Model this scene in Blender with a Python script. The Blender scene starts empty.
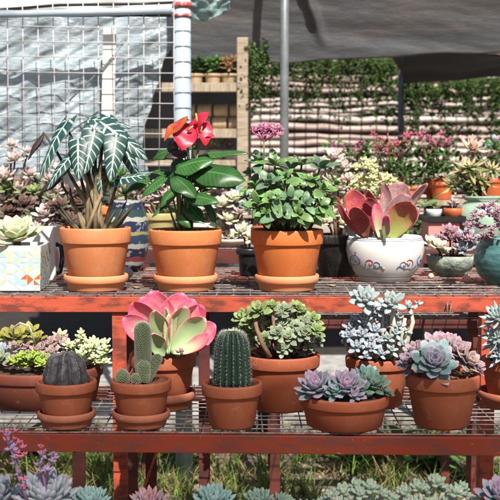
import bpy, math, random
from mathutils import Vector, Matrix, noise, Quaternion
random.seed(7)
S = bpy.context.scene
COL = S.collection
R = math.radians
V = Vector
F = 1100.0
CAMH = 1.10
PITCH = math.atan(85 / F)
ct, st = math.cos(PITCH), math.sin(PITCH)

def P(px, py, Y):
    """point of the place that stands Y metres away and shows at photo pixel px,py"""
    x = (px - 250) / F; y = (250 - py) / F
    d = V((x, ct + y * st, -st + y * ct))
    k = Y / d.y
    return V((d.x * k, Y, CAMH + d.z * k))
def M(px, Y): return px * Y / F

# ------------------------------------------------------------------ mesh builder
class MB:
    def __init__(s): s.v = []; s.f = []; s.a = []; s.l = []; s.mi = []
    def vert(s, p, uvw=(0, 0, 0), lf=0.0):
        s.v.append(V(p)); s.a.append(uvw); s.l.append(lf); return len(s.v) - 1
    def face(s, ids, mi=0): s.f.append(tuple(ids)); s.mi.append(mi)
    def box(s, lo, hi, mi=0, rot=None, about=None):
        xs = (lo[0], hi[0]); ys = (lo[1], hi[1]); zs = (lo[2], hi[2])
        b = len(s.v)
        for x in xs:
            for y in ys:
                for z in zs:
                    p = V((x, y, z))
                    if rot is not None: p = about + rot @ (p - about)
                    s.vert(p)
        for q in ((0, 1, 3, 2), (4, 6, 7, 5), (0, 4, 5, 1), (2, 3, 7, 6), (0, 2, 6, 4), (1, 5, 7, 3)):
            s.face([b + i for i in q], mi)
    def beam(s, a, b, w, h, up=V((0, 0, 1))):
        a = V(a); b = V(b); d = (b - a).normalized()
        if d.cross(up).length < 1e-3: up = V((0, 1, 0))
        x = d.cross(up).normalized(); z = x.cross(d)
        base = len(s.v)
        for p in (a, b):
            for sx, sz in ((-1, -1), (1, -1), (1, 1), (-1, 1)):
                s.vert(p + x * (sx * w / 2) + z * (sz * h / 2))
        for i in range(4):
            j = (i + 1) % 4; s.face([base + i, base + j, base + 4 + j, base + 4 + i])
        s.face([base + 3, base + 2, base + 1, base]); s.face([base + 4, base + 5, base + 6, base + 7])
    def tube(s, pts, rad, n=6, cap=True, rnd=0.0):
        pts = [V(p) for p in pts]
        if not hasattr(rad, '__len__'): rad = [rad] * len(pts)
        rings = []; prev = None
        for i, p in enumerate(pts):
            d = (pts[min(i + 1, len(pts) - 1)] - pts[max(i - 1, 0)]).normalized()
            if prev is None:
                x = d.cross(V((0, 0, 1)))
                if x.length < 1e-3: x = d.cross(V((0, 1, 0)))
                x.normalize()
            else:
                x = (prev - d * prev.dot(d)).normalized()
            prev = x; y = d.cross(x)
            t = i / max(1, len(pts) - 1)
            rings.append([s.vert(p + (x * math.cos(k * 2 * math.pi / n) + y * math.sin(k * 2 * math.pi / n)) * rad[i], (0, t, rnd)) for k in range(n)])
        for i in range(len(rings) - 1):
            for k in range(n):
                k2 = (k + 1) % n
                s.face([rings[i][k], rings[i][k2], rings[i + 1][k2], rings[i + 1][k]])
        if cap:
            s.face(rings[0][::-1]); s.face(rings[-1])
    def lathe(s, c, prof, n=64, mi=0, squash=1.0, wob=0.0, axis=None):
        """prof: list of (r,z) around c"""
        rings = []
        for (r, z) in prof:
            ring = []
            for k in range(n):
                a = k * 2 * math.pi / n
                rr = r * (1 + wob * noise.noise(V((math.cos(a) * 1.5, math.sin(a) * 1.5, z * 20 + c[0]))))
                q = V((rr * math.cos(a), rr * math.sin(a) * squash, z))
                if axis is not None: q = axis @ q
                ring.append(s.vert(V(c) + q, (k / n, z, 0)))
            rings.append(ring)
        for i in range(len(rings) - 1):
            for k in range(n):
                k2 = (k + 1) % n
                s.face([rings[i][k], rings[i][k2], rings[i + 1][k2], rings[i + 1][k]], mi)
        return rings
    def blob(s, c, r, n=8, m=6, sc=(1, 1, 1), jit=0.0, rnd=0.0):
        c = V(c); top = s.vert(c + V((0, 0, r * sc[2])), (0, 1, rnd)); rings = []
        for i in range(1, m):
            th = math.pi * i / m; ring = []
            for k in range(n):
                a = 2 * math.pi * k / n
                q = V((math.sin(th) * math.cos(a) * sc[0], math.sin(th) * math.sin(a) * sc[1], math.cos(th) * sc[2])) * r
                if jit: q *= 1 + jit * noise.noise(q * (1.3 / r) + c * 30)
                ring.append(s.vert(c + q, (0, 1 - i / m, rnd)))
            rings.append(ring)
        bot = s.vert(c - V((0, 0, r * sc[2])), (0, 0, rnd))
        for k in range(n):
            k2 = (k + 1) % n
            s.face([top, rings[0][k], rings[0][k2]]); s.face([bot, rings[-1][k2], rings[-1][k]])
            for i in range(len(rings) - 1):
                s.face([rings[i][k], rings[i + 1][k], rings[i + 1][k2], rings[i][k2]])
    def leaf(s, p0, p1, nrm, W, T, prof='spoon', bend=0.0, cup=0.1, nv=7, nu=8, lf=0.0, back=0.0, rnd=None, wave=0.0, twist=0.0):
        p0 = V(p0); p1 = V(p1); d = p1 - p0; L = d.length
        if L < 1e-6: return
        dn = d / L; side = dn.cross(V(nrm))
        if side.length < 1e-4: side = dn.cross(V((0.3, 0.5, 0.8)))
        side.normalize(); nn = side.cross(dn).normalized()
        pr = PROF[prof]
        if rnd is None: rnd = random.random()
        rings = []
        for i in range(nv + 1):
            t = i / nv
            tt = t * t * (3 - 2 * t) if prof != 'arrow' else t
            tt = 0.35 * tt + 0.65 * t
            w = pr(tt) * W * .5
            c = p0 + d * tt + nn * (bend * L * 4 * tt * (1 - tt))
            sd = side
            if twist:
                q = Quaternion(dn, twist * tt); sd = q @ side
            n2 = sd.cross(dn)
            ring = []
            thick = T * .5 * (pr(tt) ** .5 if prof not in ('arrow', 'heart') else 1)
            for k in range(nu):
                a = 2 * math.pi * k / nu
                u = math.cos(a)
                zz = math.sin(a) * thick
                off = sd * (u * w) + n2 * (zz + cup * W * u * u * pr(tt)) 
                if back: off -= dn * (back * L * abs(u) * (1 - tt) ** 2.2)
                if wave: off += n2 * (wave * W * abs(u) * math.sin(tt * 11 + rnd * 9 + u))
                ring.append(s.vert(c + off, (u, tt, rnd), lf))
            rings.append(ring)
        for i in range(nv):
            for k in range(nu):
                k2 = (k + 1) % nu
                s.face([rings[i][k], rings[i][k2], rings[i + 1][k2], rings[i + 1][k]])
        s.face(rings[0][::-1]); s.face(rings[-1])
    def sheet(s, fn, nu, nv, thick=0.0):
        """fn(u,v)->point"""
        ids = [[s.vert(fn(i / nu, j / nv), (i / nu, j / nv, 0)) for j in range(nv + 1)] for i in range(nu + 1)]
        for i in range(nu):
            for j in range(nv):
                s.face([ids[i][j], ids[i + 1][j], ids[i + 1][j + 1], ids[i][j + 1]])
    def build(s, name, mats, parent=None, smooth=True, bevel=0.0, solid=0.0):
        me = bpy.data.meshes.new(name)
        org = root_loc(parent)
        me.from_pydata([tuple(p - org) for p in s.v], [], s.f)
        if not isinstance(mats, (list, tuple)): mats = [mats]
        for m in mats: me.materials.append(m)
        me.polygons.foreach_set('use_smooth', [smooth] * len(s.f))
        me.polygons.foreach_set('material_index', s.mi)
        at = me.attributes.new('uvw', 'FLOAT_VECTOR', 'POINT')
        at.data.foreach_set('vector', [x for q in s.a for x in q])
        al = me.attributes.new('lf', 'FLOAT', 'POINT')
        al.data.foreach_set('value', s.l)
        me.validate(); me.update()
        o = bpy.data.objects.new(name, me); COL.objects.link(o)
        if parent: o.parent = parent
        if bevel:
            b = o.modifiers.new('b', 'BEVEL'); b.width = bevel; b.segments = 2; b.limit_method = 'ANGLE'
        if solid:
            b = o.modifiers.new('s', 'SOLIDIFY'); b.thickness = solid
        return o

def root_loc(p):
    if p is None: return V((0, 0, 0))
    while p.parent: p = p.parent
    return p.location.copy()

PROF = {
    'spoon': lambda t: max(.02, (math.sin(math.pi * min(1, t ** 1.5 * .98 + .02)) ** .75) * .85 + .22 * (1 - t) * (1 if t < 1 else 0)),
    'oval': lambda t: max(.03, math.sin(math.pi * (.04 + .94 * t)) ** .6),
    'lance': lambda t: max(.02, math.sin(math.pi * (.1 + .89 * t ** .8)) ** .9),
    'bean': lambda t: max(.08, math.sin(math.pi * (.08 + .88 * t)) ** .45),
    'paddle': lambda t: max(.05, (math.sin(math.pi * (t ** 1.35 * .96 + .03)) ** .55)),
    'arrow': lambda t: max(.01, (1 - t) ** .62 * (min(1, .75 + t * 1.6)) if t > 0 else .72),
    'heart': lambda t: max(.02, math.sin(math.pi * min(1, (.1 + .9 * t ** .85))) ** .8),
    'blade': lambda t: max(.03, (1 - t) ** .7),
}

# ------------------------------------------------------------------ materials
def newmat(name):
    m = bpy.data.materials.new(name); m.use_nodes = True
    nt = m.node_tree; b = nt.nodes['Principled BSDF']
    return m, nt, b
def nd(nt, t, **k):
    n = nt.nodes.new(t)
    for a, v in k.items():
        if a.startswith('i_'): n.inputs[a[2:].replace('_', ' ')].default_value = v
        else: setattr(n, a, v)
    return n
def mathn(nt, op, a, b=None, clamp=False):
    n = nt.nodes.new('ShaderNodeMath'); n.operation = op; n.use_clamp = clamp
    for i, x in enumerate((a, b)):
        if x is None: continue
        if hasattr(x, 'default_value') or hasattr(x, 'links'): nt.links.new(x, n.inputs[i])
        else: n.inputs[i].default_value = x
    return n.outputs[0]
def mrange(nt, v, a, b, c=0., d=1.):
    n = nt.nodes.new('ShaderNodeMapRange'); nt.links.new(v, n.inputs[0])
    for i, x in enumerate((a, b, c, d)): n.inputs[i + 1].default_value = x
    return n.outputs[0]
def mix(nt, f, a, b, bt='MIX'):
    n = nt.nodes.new('ShaderNodeMix'); n.data_type = 'RGBA'; n.blend_type = bt
    for i, x in ((0, f), (6, a), (7, b)):
        if hasattr(x, 'links'): nt.links.new(x, n.inputs[i])
        else: n.inputs[i].default_value = x if i == 0 else (*x, 1)
    return n.outputs[2]
def noi(nt, scale, detail=4, rough=.55, coord='Object', stretch=None):
    tc = nt.nodes.new('ShaderNodeTexCoord'); n = nt.nodes.new('ShaderNodeTexNoise')
    n.inputs['Scale'].default_value = scale; n.inputs['Detail'].default_value = detail; n.inputs['Roughness'].default_value = rough
    if stretch:
        mp = nt.nodes.new('ShaderNodeMapping'); mp.inputs['Scale'].default_value = stretch
        nt.links.new(tc.outputs[coord], mp.inputs[0]); nt.links.new(mp.outputs[0], n.inputs[0])
    else: nt.links.new(tc.outputs[coord], n.inputs[0])
    return n.outputs[0]
def bump(nt, b, h, strength=.3, dist=.002):
    n = nt.nodes.new('ShaderNodeBump'); n.inputs['Strength'].default_value = strength; n.inputs['Distance'].default_value = dist
    nt.links.new(h, n.inputs['Height']); nt.links.new(n.outputs[0], b.inputs['Normal'])

def plain(name, c, c2=None, scale=30, rough=.6, bs=.3, bd=.002, metal=0., stretch=None, lo=.35, hi=.65, detail=5):
    m, nt, b = newmat(name)
    n = noi(nt, scale, detail, .6, stretch=stretch)
    c2 = c2 or tuple(x * .75 for x in c)
    nt.links.new(mix(nt, mrange(nt, n, lo, hi), c2, c), b.inputs['Base Color'])
    b.inputs['Roughness'].default_value = rough; b.inputs['Metallic'].default_value = metal
    if bs: bump(nt, b, n, bs, bd)
    return m

def terracotta(name, c, c2, stain=(.5, .33, .25), rough=.75):
    m, nt, b = newmat(name)
    n1 = noi(nt, 9, 4, .6); n2 = noi(nt, 260, 3, .6); n3 = noi(nt, 22, 6, .7, stretch=(1, 1, .5))
    c_ = mix(nt, mrange(nt, n1, .3, .7), c2, c)
    c_ = mix(nt, mrange(nt, n3, .52, .75, 0, .6), c_, stain)
    c_ = mix(nt, mrange(nt, n2, .3, .7, 0, .25), c_, tuple(x * .7 for x in c))
    n4 = noi(nt, 34, 8, .75); c_ = mix(nt, mrange(nt, n4, .60, .72, 0, .5), c_, (.62, .50, .42))
    n5 = noi(nt, 11, 8, .8, stretch=(1, 1, .25)); c_ = mix(nt, mrange(nt, n5, .58, .7, 0, .35), c_, tuple(x * .5 for x in c))
    nt.links.new(c_, b.inputs['Base Color'])
    nt.links.new(mrange(nt, n1, .3, .7, rough - .1, rough + .1), b.inputs['Roughness'])
    bump(nt, b, n2, .25, .0006)
    return m

def succ(name, base, tip=None, edge=None, t0=.55, t1=1., inner=None, rough=.5, var=.25, tlo=0., bloom=0., sss=.12, e0=.72, spec=.3):
    """leaf colour of the plant: base, tip, edge and heart colours"""
    m, nt, b = newmat(name)
    at = nd(nt, 'ShaderNodeAttribute', attribute_name='uvw'); sp = nt.nodes.new('ShaderNodeSeparateXYZ')
    nt.links.new(at.outputs['Vector'], sp.inputs[0])
    lf = nd(nt, 'ShaderNodeAttribute', attribute_name='lf')
    au = mathn(nt, 'ABSOLUTE', sp.outputs[0]); t = sp.outputs[1]; rn = sp.outputs[2]
    n = noi(nt, 45, 3)
    nj = mrange(nt, n, .3, .7, -.12, .12)
    col = mix(nt, 0., base, base)
    if inner: col = mix(nt, mrange(nt, lf.outputs['Fac'], .25, .95), col, inner)
    if tip: col = mix(nt, mrange(nt, mathn(nt, 'ADD', t, nj), t0, t1), col, tip)
    if edge:
        ef = mathn(nt, 'MULTIPLY', mrange(nt, mathn(nt, 'ADD', au, nj), e0, 1.), mrange(nt, t, .15, .55))
        col = mix(nt, ef, col, edge)
    hs = nt.nodes.new('ShaderNodeHueSaturation')
    nt.links.new(col, hs.inputs['Color'])
    nt.links.new(mrange(nt, rn, 0, 1, 1 - var, 1 + var), hs.inputs['Value'])
    nt.links.new(mrange(nt, n, .3, .7, .5 - .02, .5 + .02), hs.inputs['Hue'])
    c = hs.outputs[0]
    c = mix(nt, mrange(nt, noi(nt, 120, 5, .7), .66, .72, 0, .55), c, tuple(x * .35 for x in base))
    if bloom: c = mix(nt, mrange(nt, noi(nt, 160, 4, .7), .35, .7, 0, bloom), c, (.62, .66, .68))
    nt.links.new(c, b.inputs['Base Color'])
    b.inputs['Roughness'].default_value = rough
    b.inputs['Specular IOR Level'].default_value = spec
    if sss:
        b.inputs['Subsurface Weight'].default_value = sss
        b.inputs['Subsurface Radius'].default_value = (.01, .008, .004); b.inputs['Subsurface Scale'].default_value = .5
    bump(nt, b, noi(nt, 90, 3), .15, .001)
    return m

def thinleaf(name, c, c2, rough=.4, trans=.35, var=.3, vein=None, tip=None, t0=.6):
    m, nt, b = newmat(name)
    at = nd(nt, 'ShaderNodeAttribute', attribute_name='uvw'); sp = nt.nodes.new('ShaderNodeSeparateXYZ')
    nt.links.new(at.outputs['Vector'], sp.inputs[0])
    au = mathn(nt, 'ABSOLUTE', sp.outputs[0]); t = sp.outputs[1]
    n = noi(nt, 30, 3)
    col = mix(nt, mrange(nt, n, .3, .7), c2, c)
    if tip: col = mix(nt, mrange(nt, t, t0, 1), col, tip)
    if vein:
        mid = mrange(nt, au, .03, .09, 1, 0)
        sv = mathn(nt, 'FRACT', mathn(nt, 'ADD', mathn(nt, 'MULTIPLY', t, 11), mathn(nt, 'MULTIPLY', au, -2.2)))
        side = mrange(nt, mathn(nt, 'ABSOLUTE', mathn(nt, 'SUBTRACT', sv, .5)), .05, .13, .45, 0)
        col = mix(nt, mathn(nt, 'MAXIMUM', mid, side), col, vein)
    hs = nt.nodes.new('ShaderNodeHueSaturation'); nt.links.new(col, hs.inputs['Color'])
    nt.links.new(mrange(nt, sp.outputs[2], 0, 1, 1 - var, 1 + var), hs.inputs['Value'])
    nt.links.new(hs.outputs[0], b.inputs['Base Color'])
    b.inputs['Roughness'].default_value = rough
    if trans:
        tr = nt.nodes.new('ShaderNodeBsdfTranslucent'); nt.links.new(hs.outputs[0], tr.inputs[0])
        ms = nt.nodes.new('ShaderNodeMixShader'); ms.inputs[0].default_value = trans
        nt.links.new(b.outputs[0], ms.inputs[1]); nt.links.new(tr.outputs[0], ms.inputs[2])
        nt.links.new(ms.outputs[0], nt.nodes['Material Output'].inputs[0])
    bump(nt, b, n, .2, .002)
    return m

def alocasia_mat():
    m, nt, b = newmat('alocasia_leaf')
    at = nd(nt, 'ShaderNodeAttribute', attribute_name='uvw'); sp = nt.nodes.new('ShaderNodeSeparateXYZ')
    nt.links.new(at.outputs['Vector'], sp.inputs[0])
    au = mathn(nt, 'ABSOLUTE', sp.outputs[0]); t = sp.outputs[1]
    n = noi(nt, 60, 3)
    mid = mrange(nt, au, .05, .13, 1, 0)
    sv = mathn(nt, 'FRACT', mathn(nt, 'ADD', mathn(nt, 'MULTIPLY', t, 6.5), mathn(nt, 'MULTIPLY', au, -1.35)))
    dist = mathn(nt, 'ABSOLUTE', mathn(nt, 'SUBTRACT', sv, .5))
    side = mrange(nt, dist, .05, .14, .9, 0)
    side = mathn(nt, 'MULTIPLY', side, mrange(nt, au, .7, .98, 1, .25))
    edge = mrange(nt, au, .955, .985, 0, .8)
    f = mathn(nt, 'MAXIMUM', mathn(nt, 'MAXIMUM', mid, side), edge)
    base = mix(nt, mrange(nt, n, .3, .7), (.012, .042, .042), (.03, .08, .078))
    col = mix(nt, f, base, (.45, .60, .47))
    nt.links.new(col, b.inputs['Base Color']); b.inputs['Roughness'].default_value = .42
    bump(nt, b, mathn(nt, 'MULTIPLY', f, -1.), .4, .002)
    return m

MT = {}
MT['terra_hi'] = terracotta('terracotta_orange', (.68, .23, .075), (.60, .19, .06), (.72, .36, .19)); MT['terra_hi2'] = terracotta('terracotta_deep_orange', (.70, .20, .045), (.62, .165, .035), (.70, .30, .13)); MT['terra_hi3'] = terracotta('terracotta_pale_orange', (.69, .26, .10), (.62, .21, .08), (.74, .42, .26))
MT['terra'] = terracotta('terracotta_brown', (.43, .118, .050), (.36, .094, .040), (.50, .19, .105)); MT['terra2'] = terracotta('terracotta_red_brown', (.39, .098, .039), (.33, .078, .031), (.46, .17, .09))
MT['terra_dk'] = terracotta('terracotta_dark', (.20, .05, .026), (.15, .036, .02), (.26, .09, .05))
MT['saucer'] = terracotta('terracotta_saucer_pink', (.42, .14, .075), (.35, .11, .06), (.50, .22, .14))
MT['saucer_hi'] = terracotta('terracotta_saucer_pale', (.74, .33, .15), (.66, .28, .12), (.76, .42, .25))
MT['soil'] = plain('potting_soil', (.10, .06, .04), (.03, .018, .012), 180, .95, 1., .004)
MT['gravel'] = plain('clay_gravel', (.36, .15, .09), (.12, .05, .03), 160, .95, 1., .004)
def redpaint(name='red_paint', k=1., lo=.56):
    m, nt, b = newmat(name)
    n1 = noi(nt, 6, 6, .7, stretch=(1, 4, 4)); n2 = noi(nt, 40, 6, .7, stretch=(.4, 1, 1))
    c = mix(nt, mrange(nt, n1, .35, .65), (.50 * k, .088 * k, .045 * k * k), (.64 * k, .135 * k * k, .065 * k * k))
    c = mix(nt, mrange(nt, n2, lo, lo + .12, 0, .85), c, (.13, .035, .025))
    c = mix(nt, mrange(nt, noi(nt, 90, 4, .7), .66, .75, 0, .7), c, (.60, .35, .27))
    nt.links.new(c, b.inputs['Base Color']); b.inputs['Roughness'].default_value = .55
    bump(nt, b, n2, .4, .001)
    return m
MT['red'] = redpaint('red_paint', .82, .47); MT['red_shaded'] = redpaint('worn_red_paint_shaded', .40, .46)  # second paint is the same red, with shade put into its colour
MT['red_deep_shade'] = plain('red_paint_deep_shade', (.15, .03, .022), (.06, .018, .014), 20, .6, .4, .001, stretch=(.5, 1, 1))  # same red again, deeper shade of legs and rear rails put into the colour
MT['wire'] = plain('galvanised_wire_grey', (.30, .28, .27), (.12, .08, .07), 60, .5, .2, .001, metal=.3)
MT['wire_white'] = plain('white_coated_wire', (.50, .50, .50), (.32, .27, .24), 30, .5, .2, .001, lo=.3, hi=.42)
MT['whitepipe'] = plain('white_painted_pipe', (.46, .55, .63), (.36, .44, .52), 10, .35, .1, .001)
MT['galv'] = plain('galvanised_pipe', (.26, .29, .30), (.18, .20, .21), 20, .4, .15, .001, metal=.4)
MT['redtape'] = plain('red_clamp', (.46, .07, .06), (.60, .50, .50), 60, .5, lo=.38, hi=.5)
MT['wood'] = plain('weathered_wood', (.44, .36, .27), (.26, .20, .14), 14, .8, .4, .003, stretch=(1, 1, 8))
MT['wood_h'] = plain('weathered_wood_board', (.44, .36, .27), (.26, .20, .14), 14, .8, .4, .003, stretch=(8, 1, 1))
MT['white'] = plain('white_ceramic', (.78, .77, .75), (.70, .69, .67), 12, .18, .05, .001)
MT['blueglaze'] = plain('blue_brush_glaze', (.10, .15, .30), None, 80, .3, 0)
MT['redglaze'] = plain('red_brush_glaze', (.42, .06, .08), None, 80, .3, 0)
MT['yelglaze'] = plain('yellow_brush_glaze', (.75, .55, .12), None, 80, .3, 0)
MT['ltblue'] = plain('light_blue_tile', (.36, .62, .74), (.45, .70, .78), 60, .3, 0)
MT['paleblue'] = plain('pale_blue_tile', (.62, .76, .80), None, 60, .3, 0)
MT['paleyellow'] = plain('pale_yellow_tile', (.78, .76, .50), None, 60, .3, 0)
MT['orange_t'] = plain('orange_tile', (.72, .17, .05), None, 60, .3, 0)
MT['celadon'] = plain('celadon_glaze', (.40, .55, .42), (.30, .45, .35), 14, .2, .1)
MT['teal'] = plain('teal_glaze', (.10, .24, .23), (.03, .08, .09), 30, .3, .5, .004, stretch=(1, 1, 3))
MT['rock'] = plain('rough_stone', (.42, .45, .36), (.16, .22, .22), 34, .8, 1., .012)
MT['blackpot'] = plain('black_textured_ware', (.035, .03, .028), (.01, .01, .01), 30, .5, 1., .012, stretch=(1, 1, .35))
MT['blackplastic'] = plain('black_plastic', (.02, .02, .022), None, 30, .35, .1)
MT['pinkbox'] = plain('pink_plastic', (.70, .28, .26), (.60, .22, .2), 10, .5, .1)
MT['yellow'] = plain('yellow_glaze', (.55, .48, .20), None, 10, .4, .1)
MT['tan'] = plain('tan_earthenware', (.55, .42, .27), (.38, .27, .16), 16, .6, .2)
MT['cream'] = plain('cream_ceramic', (.72, .66, .56), (.6, .52, .42), 14, .4, .1)
MT['orangepot'] = plain('orange_plastic', (.60, .14, .045), (.5, .11, .035), 10, .5, .1)
MT['greyware'] = plain('grey_white_ware', (.55, .56, .57), (.30, .31, .33), 10, .3, .1)

def stripes_mat():
    m, nt, b = newmat('blue_striped_glaze')
    at = nd(nt, 'ShaderNodeAttribute', attribute_name='uvw'); sp = nt.nodes.new('ShaderNodeSeparateXYZ')
    nt.links.new(at.outputs['Vector'], sp.inputs[0])
    cr = nt.nodes.new('ShaderNodeValToRGB'); cr.color_ramp.interpolation = 'CONSTANT'
    cols = [(0, (.02, .028, .055)), (.09, (.35, .35, .32)), (.14, (.2, .04, .05)), (.2, (.02, .025, .05)), (.32, (.34, .33, .3)), (.38, (.03, .05, .09)),
            (.5, (.28, .24, .1)), (.55, (.02, .03, .07)), (.68, (.38, .36, .32)), (.74, (.03, .06, .06)), (.85, (.02, .03, .06)), (.94, (.3, .3, .28))]
    e = cr.color_ramp.elements
    while len(e) < len(cols): e.new(.5)
    for i, (p, c) in enumerate(cols): e[i].position = p; e[i].color = (*c, 1)
    nt.links.new(mathn(nt, 'ADD', mrange(nt, sp.outputs[1], 0, .2), mrange(nt, noi(nt, 40, 2), .3, .7, -.015, .015)), cr.inputs[0])
    wv = noi(nt, 60, 2); 
    nt.links.new(mix(nt, mrange(nt, wv, .6, .64, 0, .6), cr.outputs[0], (.35, .34, .3)), b.inputs['Base Color'])
    b.inputs['Roughness'].default_value = .2
    return m
MT['striped'] = stripes_mat()

# plants
MT['alo'] = alocasia_mat()
MT['alo_dark'] = thinleaf('withered_leaf', (.06, .03, .03), (.03, .015, .02), .6, .1)
MT['petiole'] = succ('beige_petiole_shaded_top', (.46, .36, .22), tip=(.05, .045, .025), t0=.1, t1=.4, var=.2, sss=0)  # dark upper length is shade put into the petiole colour
MT['anth'] = thinleaf('anthurium_leaf', (.028, .10, .022), (.045, .15, .03), .36, .25, .25, vein=(.10, .26, .08))
MT['anth_dk'] = thinleaf('anthurium_dark_leaf', (.06, .03, .04), (.035, .05, .02), .25, .1)
MT['spathe'] = thinleaf('pink_spathe', (.80, .05, .11), (.62, .025, .06), .38, .35, .08)
MT['spathe_old'] = thinleaf('old_orange_spathe', (.62, .12, .04), (.28, .08, .02), .35, .3, .2)
MT['spadix'] = plain('yellow_spadix', (.80, .60, .24), None, 300, .6, 1., .002)
MT['stemgreen'] = plain('green_stem', (.12, .20, .05), (.16, .14, .05), 30, .5, .1)
MT['stembrown'] = plain('brown_woody_stem', (.26, .15, .09), (.14, .08, .05), 60, .8, .6)
MT['stemwhite'] = plain('powdery_white_stem', (.58, .56, .46), (.42, .40, .28), 60, .7, .3)
MT['jade'] = succ('fleshy_green_leaf', (.08, .18, .035), tip=(.15, .31, .06), edge=(.20, .34, .09), var=.45, rough=.35, bloom=.12, sss=.05)
MT['jade2'] = succ('bluish_green_leaf', (.07, .16, .065), tip=(.12, .25, .09), var=.3, rough=.4, bloom=.2, sss=.05)
MT['pinkflower'] = succ('pink_floret', (.58, .12, .28), tip=(.80, .38, .55), var=.3)
MT['redpaddle'] = succ('red_paddle_leaf', (.30, .12, .07), tip=(.36, .04, .05), t0=.0, t1=.4, edge=(.45, .04, .06), e0=.6, var=.2, rough=.4, bloom=.13, sss=.2)
MT['redpaddle2'] = succ('grey_red_paddle_leaf', (.30, .20, .18), tip=(.34, .12, .13), edge=(.42, .05, .08), var=.2, rough=.5, bloom=.3, sss=.15)
MT['redpaddle3'] = succ('green_hearted_paddle_leaf', (.32, .36, .08), tip=(.48, .10, .07), t0=.3, t1=.75, edge=(.5, .05, .06), var=.1, rough=.4, bloom=.12, sss=.2)
MT['pinkpaddle'] = succ('pink_paddle_leaf', (.50, .54, .30), tip=(.74, .10, .22), t0=.35, t1=.95, edge=(.76, .07, .19), e0=.45, var=.12, rough=.4, bloom=.15, sss=.2)
MT['pinkpaddle_in'] = succ('green_hearted_pink_leaf', (.38, .50, .24), tip=(.66, .45, .32), t0=.8, edge=(.70, .08, .18), e0=.75, var=.1, rough=.4, bloom=.12, sss=.2)
MT['olive'] = succ('olive_green_leaf', (.13, .21, .06), tip=(.22, .31, .10), edge=(.30, .30, .12), var=.35, rough=.4, bloom=.1, inner=(.26, .36, .11))
MT['greyolive'] = succ('greyish_green_leaf', (.13, .19, .10), tip=(.22, .28, .16), edge=(.27, .20, .15), var=.3, rough=.5, bloom=.2, inner=(.22, .3, .14))
MT['bluegrey'] = succ('powdery_blue_leaf', (.18, .27, .30), tip=(.34, .30, .36), edge=(.33, .32, .40), var=.25, rough=.6, bloom=.4)
MT['lilac'] = succ('lilac_rosette_leaf', (.12, .27, .28), tip=(.44, .22, .35), t0=.6, edge=(.42, .22, .36), var=.2, rough=.5, bloom=.3, inner=(.25, .2, .3))
MT['tealros'] = succ('teal_rosette_leaf', (.11, .32, .28), tip=(.26, .38, .36), edge=(.24, .36, .34), var=.2, rough=.5, bloom=.25)
MT['tealgreen'] = succ('sea_green_rosette_leaf', (.08, .21, .15), tip=(.24, .30, .22), edge=(.18, .28, .22), var=.2, rough=.4, bloom=.15)
MT['brownros'] = succ('bronze_rosette_leaf', (.24, .15, .07), tip=(.36, .13, .06), var=.25, rough=.45)
MT['echmain'] = succ('blue_green_echeveria_leaf', (.14, .26, .25), tip=(.42, .22, .27), t0=.86, edge=(.36, .36, .42), e0=.85, var=.15, rough=.45, bloom=.3, inner=(.34, .28, .42))
MT['echpink'] = succ('rosy_echeveria_leaf', (.22, .20, .22), tip=(.40, .11, .13), t0=.65, edge=(.38, .18, .22), var=.2, rough=.5, bloom=.3)
MT['echdark'] = succ('dusky_echeveria_leaf', (.16, .13, .17), tip=(.24, .13, .17), edge=(.3, .2, .26), var=.2, rough=.5, bloom=.3)
MT['whitelilac'] = succ('white_lilac_leaf', (.24, .34, .31), tip=(.36, .24, .30), t0=.8, edge=(.34, .30, .37), var=.15, rough=.5, bloom=.4)
MT['lime'] = succ('lime_sedum_leaf', (.22, .33, .045), tip=(.36, .46, .09), var=.25, rough=.5)
MT['yelgreen'] = succ('yellow_green_rosette_leaf', (.20, .27, .05), tip=(.34, .26, .07), edge=(.36, .24, .08), var=.25, inner=(.30, .38, .08))
MT['palegreen'] = succ('pale_green_cluster_leaf', (.48, .58, .28), tip=(.66, .70, .44), var=.2, rough=.6)
MT['dustpink'] = succ('dusty_pink_leaf', (.22, .18, .15), tip=(.38, .16, .15), edge=(.34, .20, .19), var=.25, rough=.5, bloom=.3)
MT['limewhite'] = succ('pale_lime_echeveria_leaf', (.46, .55, .30), tip=(.60, .56, .34), edge=(.60, .58, .38), var=.1, rough=.45, bloom=.3, inner=(.50, .6, .3))
MT['pinkwhite'] = succ('pinkish_white_leaf', (.44, .38, .32), tip=(.60, .36, .35), edge=(.60, .46, .42), var=.2, rough=.55, bloom=.4)
MT['creamleaf'] = succ('cream_leaf', (.62, .60, .40), tip=(.70, .58, .42), edge=(.7, .55, .45), var=.2, rough=.55, bloom=.3)
MT['creamgreen'] = succ('cream_green_bead_leaf', (.50, .55, .26), tip=(.68, .64, .36), var=.25, rough=.5)
MT['darkros'] = succ('dark_brown_rosette_leaf', (.08, .05, .04), tip=(.16, .06, .04), var=.3, rough=.4, bloom=.1)
MT['purplered'] = succ('purple_red_bead_leaf', (.22, .08, .12), tip=(.38, .17, .22), var=.25, rough=.45, bloom=.4)
MT['varieg'] = succ('variegated_strap_leaf', (.20, .30, .08), tip=(.40, .28, .12), edge=(.66, .36, .30), e0=.5, var=.25, rough=.45, inner=(.60, .58, .34))
MT['varpink'] = succ('pink_edged_bract', (.66, .56, .40), tip=(.66, .24, .24), t0=.5, edge=(.66, .24, .28), var=.15)
MT['bggreen'] = thinleaf('background_green_leaf', (.07, .17, .03), (.11, .25, .05), .5, .3, .4)
MT['bgdark'] = thinleaf('background_dark_leaf', (.03, .07, .02), (.05, .10, .03), .5, .3, .4)
MT['vine'] = thinleaf('vine_leaf', (.05, .11, .02), (.12, .19, .04), .5, .4, .5)
MT['grass'] = thinleaf('grass_blade', (.13, .26, .035), (.28, .38, .08), .6, .3, .5)
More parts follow.
